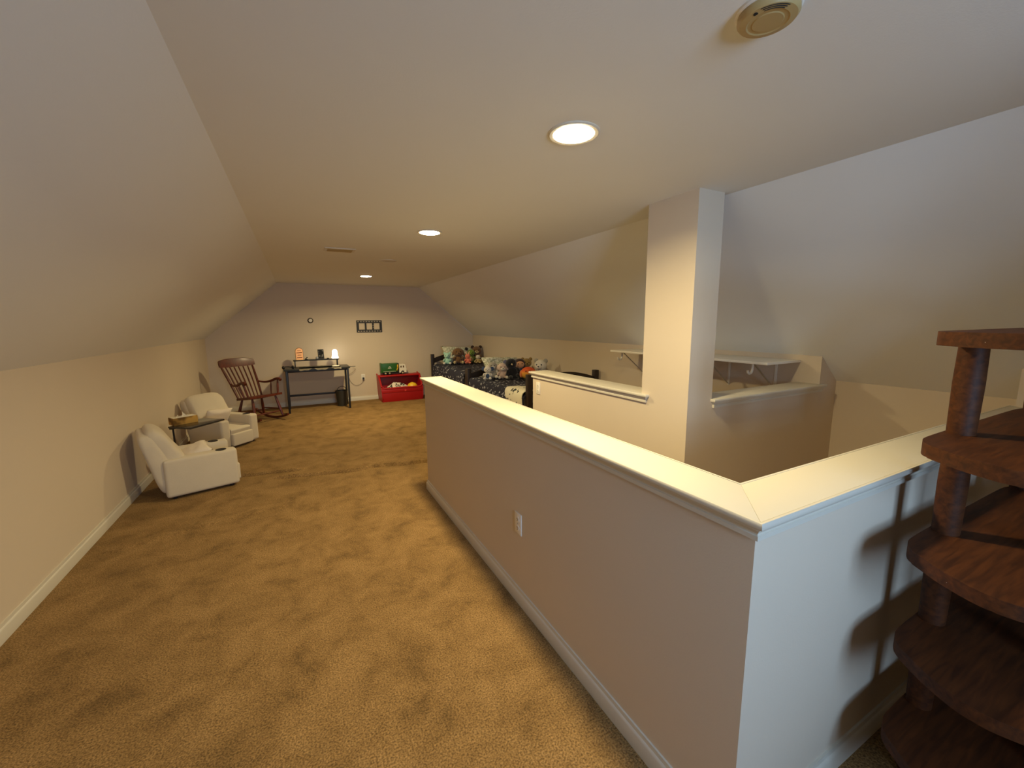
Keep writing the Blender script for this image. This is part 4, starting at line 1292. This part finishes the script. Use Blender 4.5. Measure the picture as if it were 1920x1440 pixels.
# first bed, left to right
Z1 = 0.690
plush('stuffed_bear', 'mint green stuffed bear at the left of the far bed', 'stuffed toy', (2.625, 7.86, Z1), -0.35, 0.235, F_MINT, ears='round', muzzle=F_MINT, foot=F_WHITE, limb=F_MINT)
plush('stuffed_dog', 'brown stuffed dog with a big fluffy head on the far bed', 'stuffed toy', (2.865, 7.88, Z1), -0.3, 0.31, F_BROWN, ears='floppy', muzzle=F_BROWN, foot=F_BEIGE, head_r=0.50)
plush('stuffed_rabbit', 'small coral pink stuffed rabbit sitting on the far bed', 'stuffed toy', (3.020, 7.76, Z1), -0.3, 0.20, F_CORAL, ears='long', ear_mat=fur('pale_coral_fur', 238, 186, 160), muzzle=None, legs=True)
plush('stuffed_frog', 'green stuffed frog with a cream belly on the far bed', 'stuffed toy', (3.150, 7.90, Z1), -0.3, 0.28, F_GREEN, ears=None, belly=F_BEIGE, muzzle=F_GREEN, foot=F_BEIGE)
t = soft_blob('toy_ball', (3.085, 8.02, 1.005), (0.035, 0.035, 0.035), F_BLACK, 'small black and blue toy ball on the far pillow', 'toy', 2.0, 0.03)
t.location = (3.10, 8.03, 0.965)
plush('stuffed_monkey', 'large brown stuffed monkey with dark ears at the right of the far bed', 'stuffed toy', (3.300, 7.97, Z1), -0.35, 0.325, F_MAROON, head=F_BROWN, ears='round', ear_mat=F_DKBROWN, muzzle=F_BEIGE, limb=F_BROWN, foot=F_BEIGE, head_r=0.48)
plush('stuffed_kitten', 'small white and brown stuffed kitten in front of the brown monkey', 'stuffed toy', (3.235, 7.74, Z1), -0.3, 0.17, F_BEIGE, head=F_WHITE, ears='round', ear_mat=F_BROWN, muzzle=F_WHITE)
# second bed
Z2 = 0.668
plush('stuffed_elephant', 'grey white stuffed elephant with big ears at the left of the near bed', 'stuffed toy', (2.475, 5.56, Z2), -0.5, 0.20, F_WHITE, ears='big', ear_mat=F_NAVY, muzzle=F_WHITE, belly=F_NAVY)
plush('stuffed_lamb', 'fluffy grey stuffed lamb next to the stuffed elephant', 'stuffed toy', (2.605, 5.66, Z2), -0.4, 0.25, F_GREY, ears='floppy', ear_mat=F_WHITE, muzzle=F_WHITE, limb=F_WHITE)
plush('stuffed_puppy', 'pale pink stuffed puppy left of the black penguin', 'stuffed toy', (2.715, 5.56, Z2), -0.3, 0.225, F_PINK, ears='floppy', muzzle=F_WHITE, foot=F_WHITE, head_r=0.5)
# penguin: upright black bird with a beak
t = plush('stuffed_penguin', 'black stuffed penguin with a pale beak leaning on the near bed', 'stuffed toy', (2.885, 5.50, Z2), -0.3, 0.31, F_BLACK, ears=None, nose=False, legs=True, tilt=-0.22)
bm = nb(); tube(bm, [(0, -0.085, 0.222), (0.0, -0.125, 0.214)], [0.014, 0.003], 8); obj('beak', bm, mat('pale_beak', rgb(210, 190, 150), 0.6, 0.02), t)
plush('stuffed_mouse', 'lavender stuffed mouse behind the black penguin', 'stuffed toy', (2.975, 5.78, Z2), -0.2, 0.27, F_LAV, ears='big', muzzle=F_LAV)
# doll
t = plush('rag_doll', 'rag doll with brown hair and a blue dress on the near bed', 'doll', (3.035, 5.60, Z2), -0.35, 0.265, F_BLUE, head=F_SKIN, ears=None, nose=False, limb=F_BLUE, foot=F_BLUE)
bm = nb(); ell(bm, (0, 0.012, 0.205), (0.086, 0.070, 0.075), None, 16, 12); ell(bm, (0.06, 0.02, 0.14), (0.035, 0.035, 0.075), None, 12, 8); ell(bm, (-0.05, 0.02, 0.15), (0.03, 0.03, 0.06), None, 12, 8); obj('hair', bm, F_HAIR, t, angle=80)
# round two-tone bird
t = thing('stuffed_bird', 'round orange and yellow stuffed bird by the bed post', 'stuffed toy', (2.985, 5.24, Z2 - 0.004), -0.45, 'stuffed toys on the beds')
def bands():
    M = bpy.data.materials.new('orange_yellow_fur'); M.use_nodes = True
    nt = M.node_tree; b = nt.nodes['Principled BSDF']; b.inputs['Roughness'].default_value = 0.95
    tc = nt.nodes.new('ShaderNodeTexCoord'); sp = nt.nodes.new('ShaderNodeSeparateXYZ'); nt.links.new(tc.outputs['Object'], sp.inputs[0])
    r = nt.nodes.new('ShaderNodeValToRGB'); mr = nt.nodes.new('ShaderNodeMapRange')
    mr.inputs['From Min'].default_value = 0.0; mr.inputs['From Max'].default_value = 0.19
    nt.links.new(sp.outputs['Z'], mr.inputs['Value']); nt.links.new(mr.outputs[0], r.inputs['Fac'])
    e = r.color_ramp.elements
    e[0].position = 0.08; e[0].color = (*rgb(96, 120, 60), 1)
    e[1].position = 0.95; e[1].color = (*rgb(218, 84, 36), 1)
    k = e.new(0.28); k.color = (*rgb(226, 164, 56), 1)
    k = e.new(0.55); k.color = (*rgb(232, 160, 60), 1)
    k = e.new(0.72); k.color = (*rgb(224, 104, 46), 1)
    nt.links.new(r.outputs['Color'], b.inputs['Base Color'])
    return M
bm = nb(); ell(bm, (0, 0, 0.095), (0.115, 0.10, 0.095), None, 22, 16); bodyo = obj('body', bm, bands(), t, angle=80)
for q in (-1, 1):
    bm = nb(); ell(bm, (q * 0.03 - 0.01, -0.085, 0.135), (0.010, 0.006, 0.010), None, 10, 8); obj('eye', bm, F_MAROON, t)
    bm = nb(); ell(bm, (q * 0.105, 0.0, 0.085), (0.022, 0.055, 0.055), None, 12, 8); obj('wing', bm, fur('orange_wing', 222, 120, 56), t, angle=80)
bm = nb(); tube(bm, [(0, -0.09, 0.11), (0, -0.125, 0.10)], [0.014, 0.003], 8); obj('beak', bm, mat('orange_beak', rgb(206, 120, 30), 0.6, 0.02), t)
plush('stuffed_fox', 'olive tan stuffed fox behind the orange bird', 'stuffed toy', (3.17, 5.62, Z2), -0.4, 0.285, F_WHITE, head=F_OLIVE, ears='round', ear_mat=F_OLIVE, muzzle=F_OLIVE)
t = plush('stuffed_polar_bear', 'large grey white stuffed bear at the right of the near bed', 'stuffed toy', (3.225, 5.28, Z2), -0.9, 0.265, F_GREY, head=F_WHITE, ears='round', ear_mat=F_GREY, muzzle=F_WHITE, head_r=0.55)
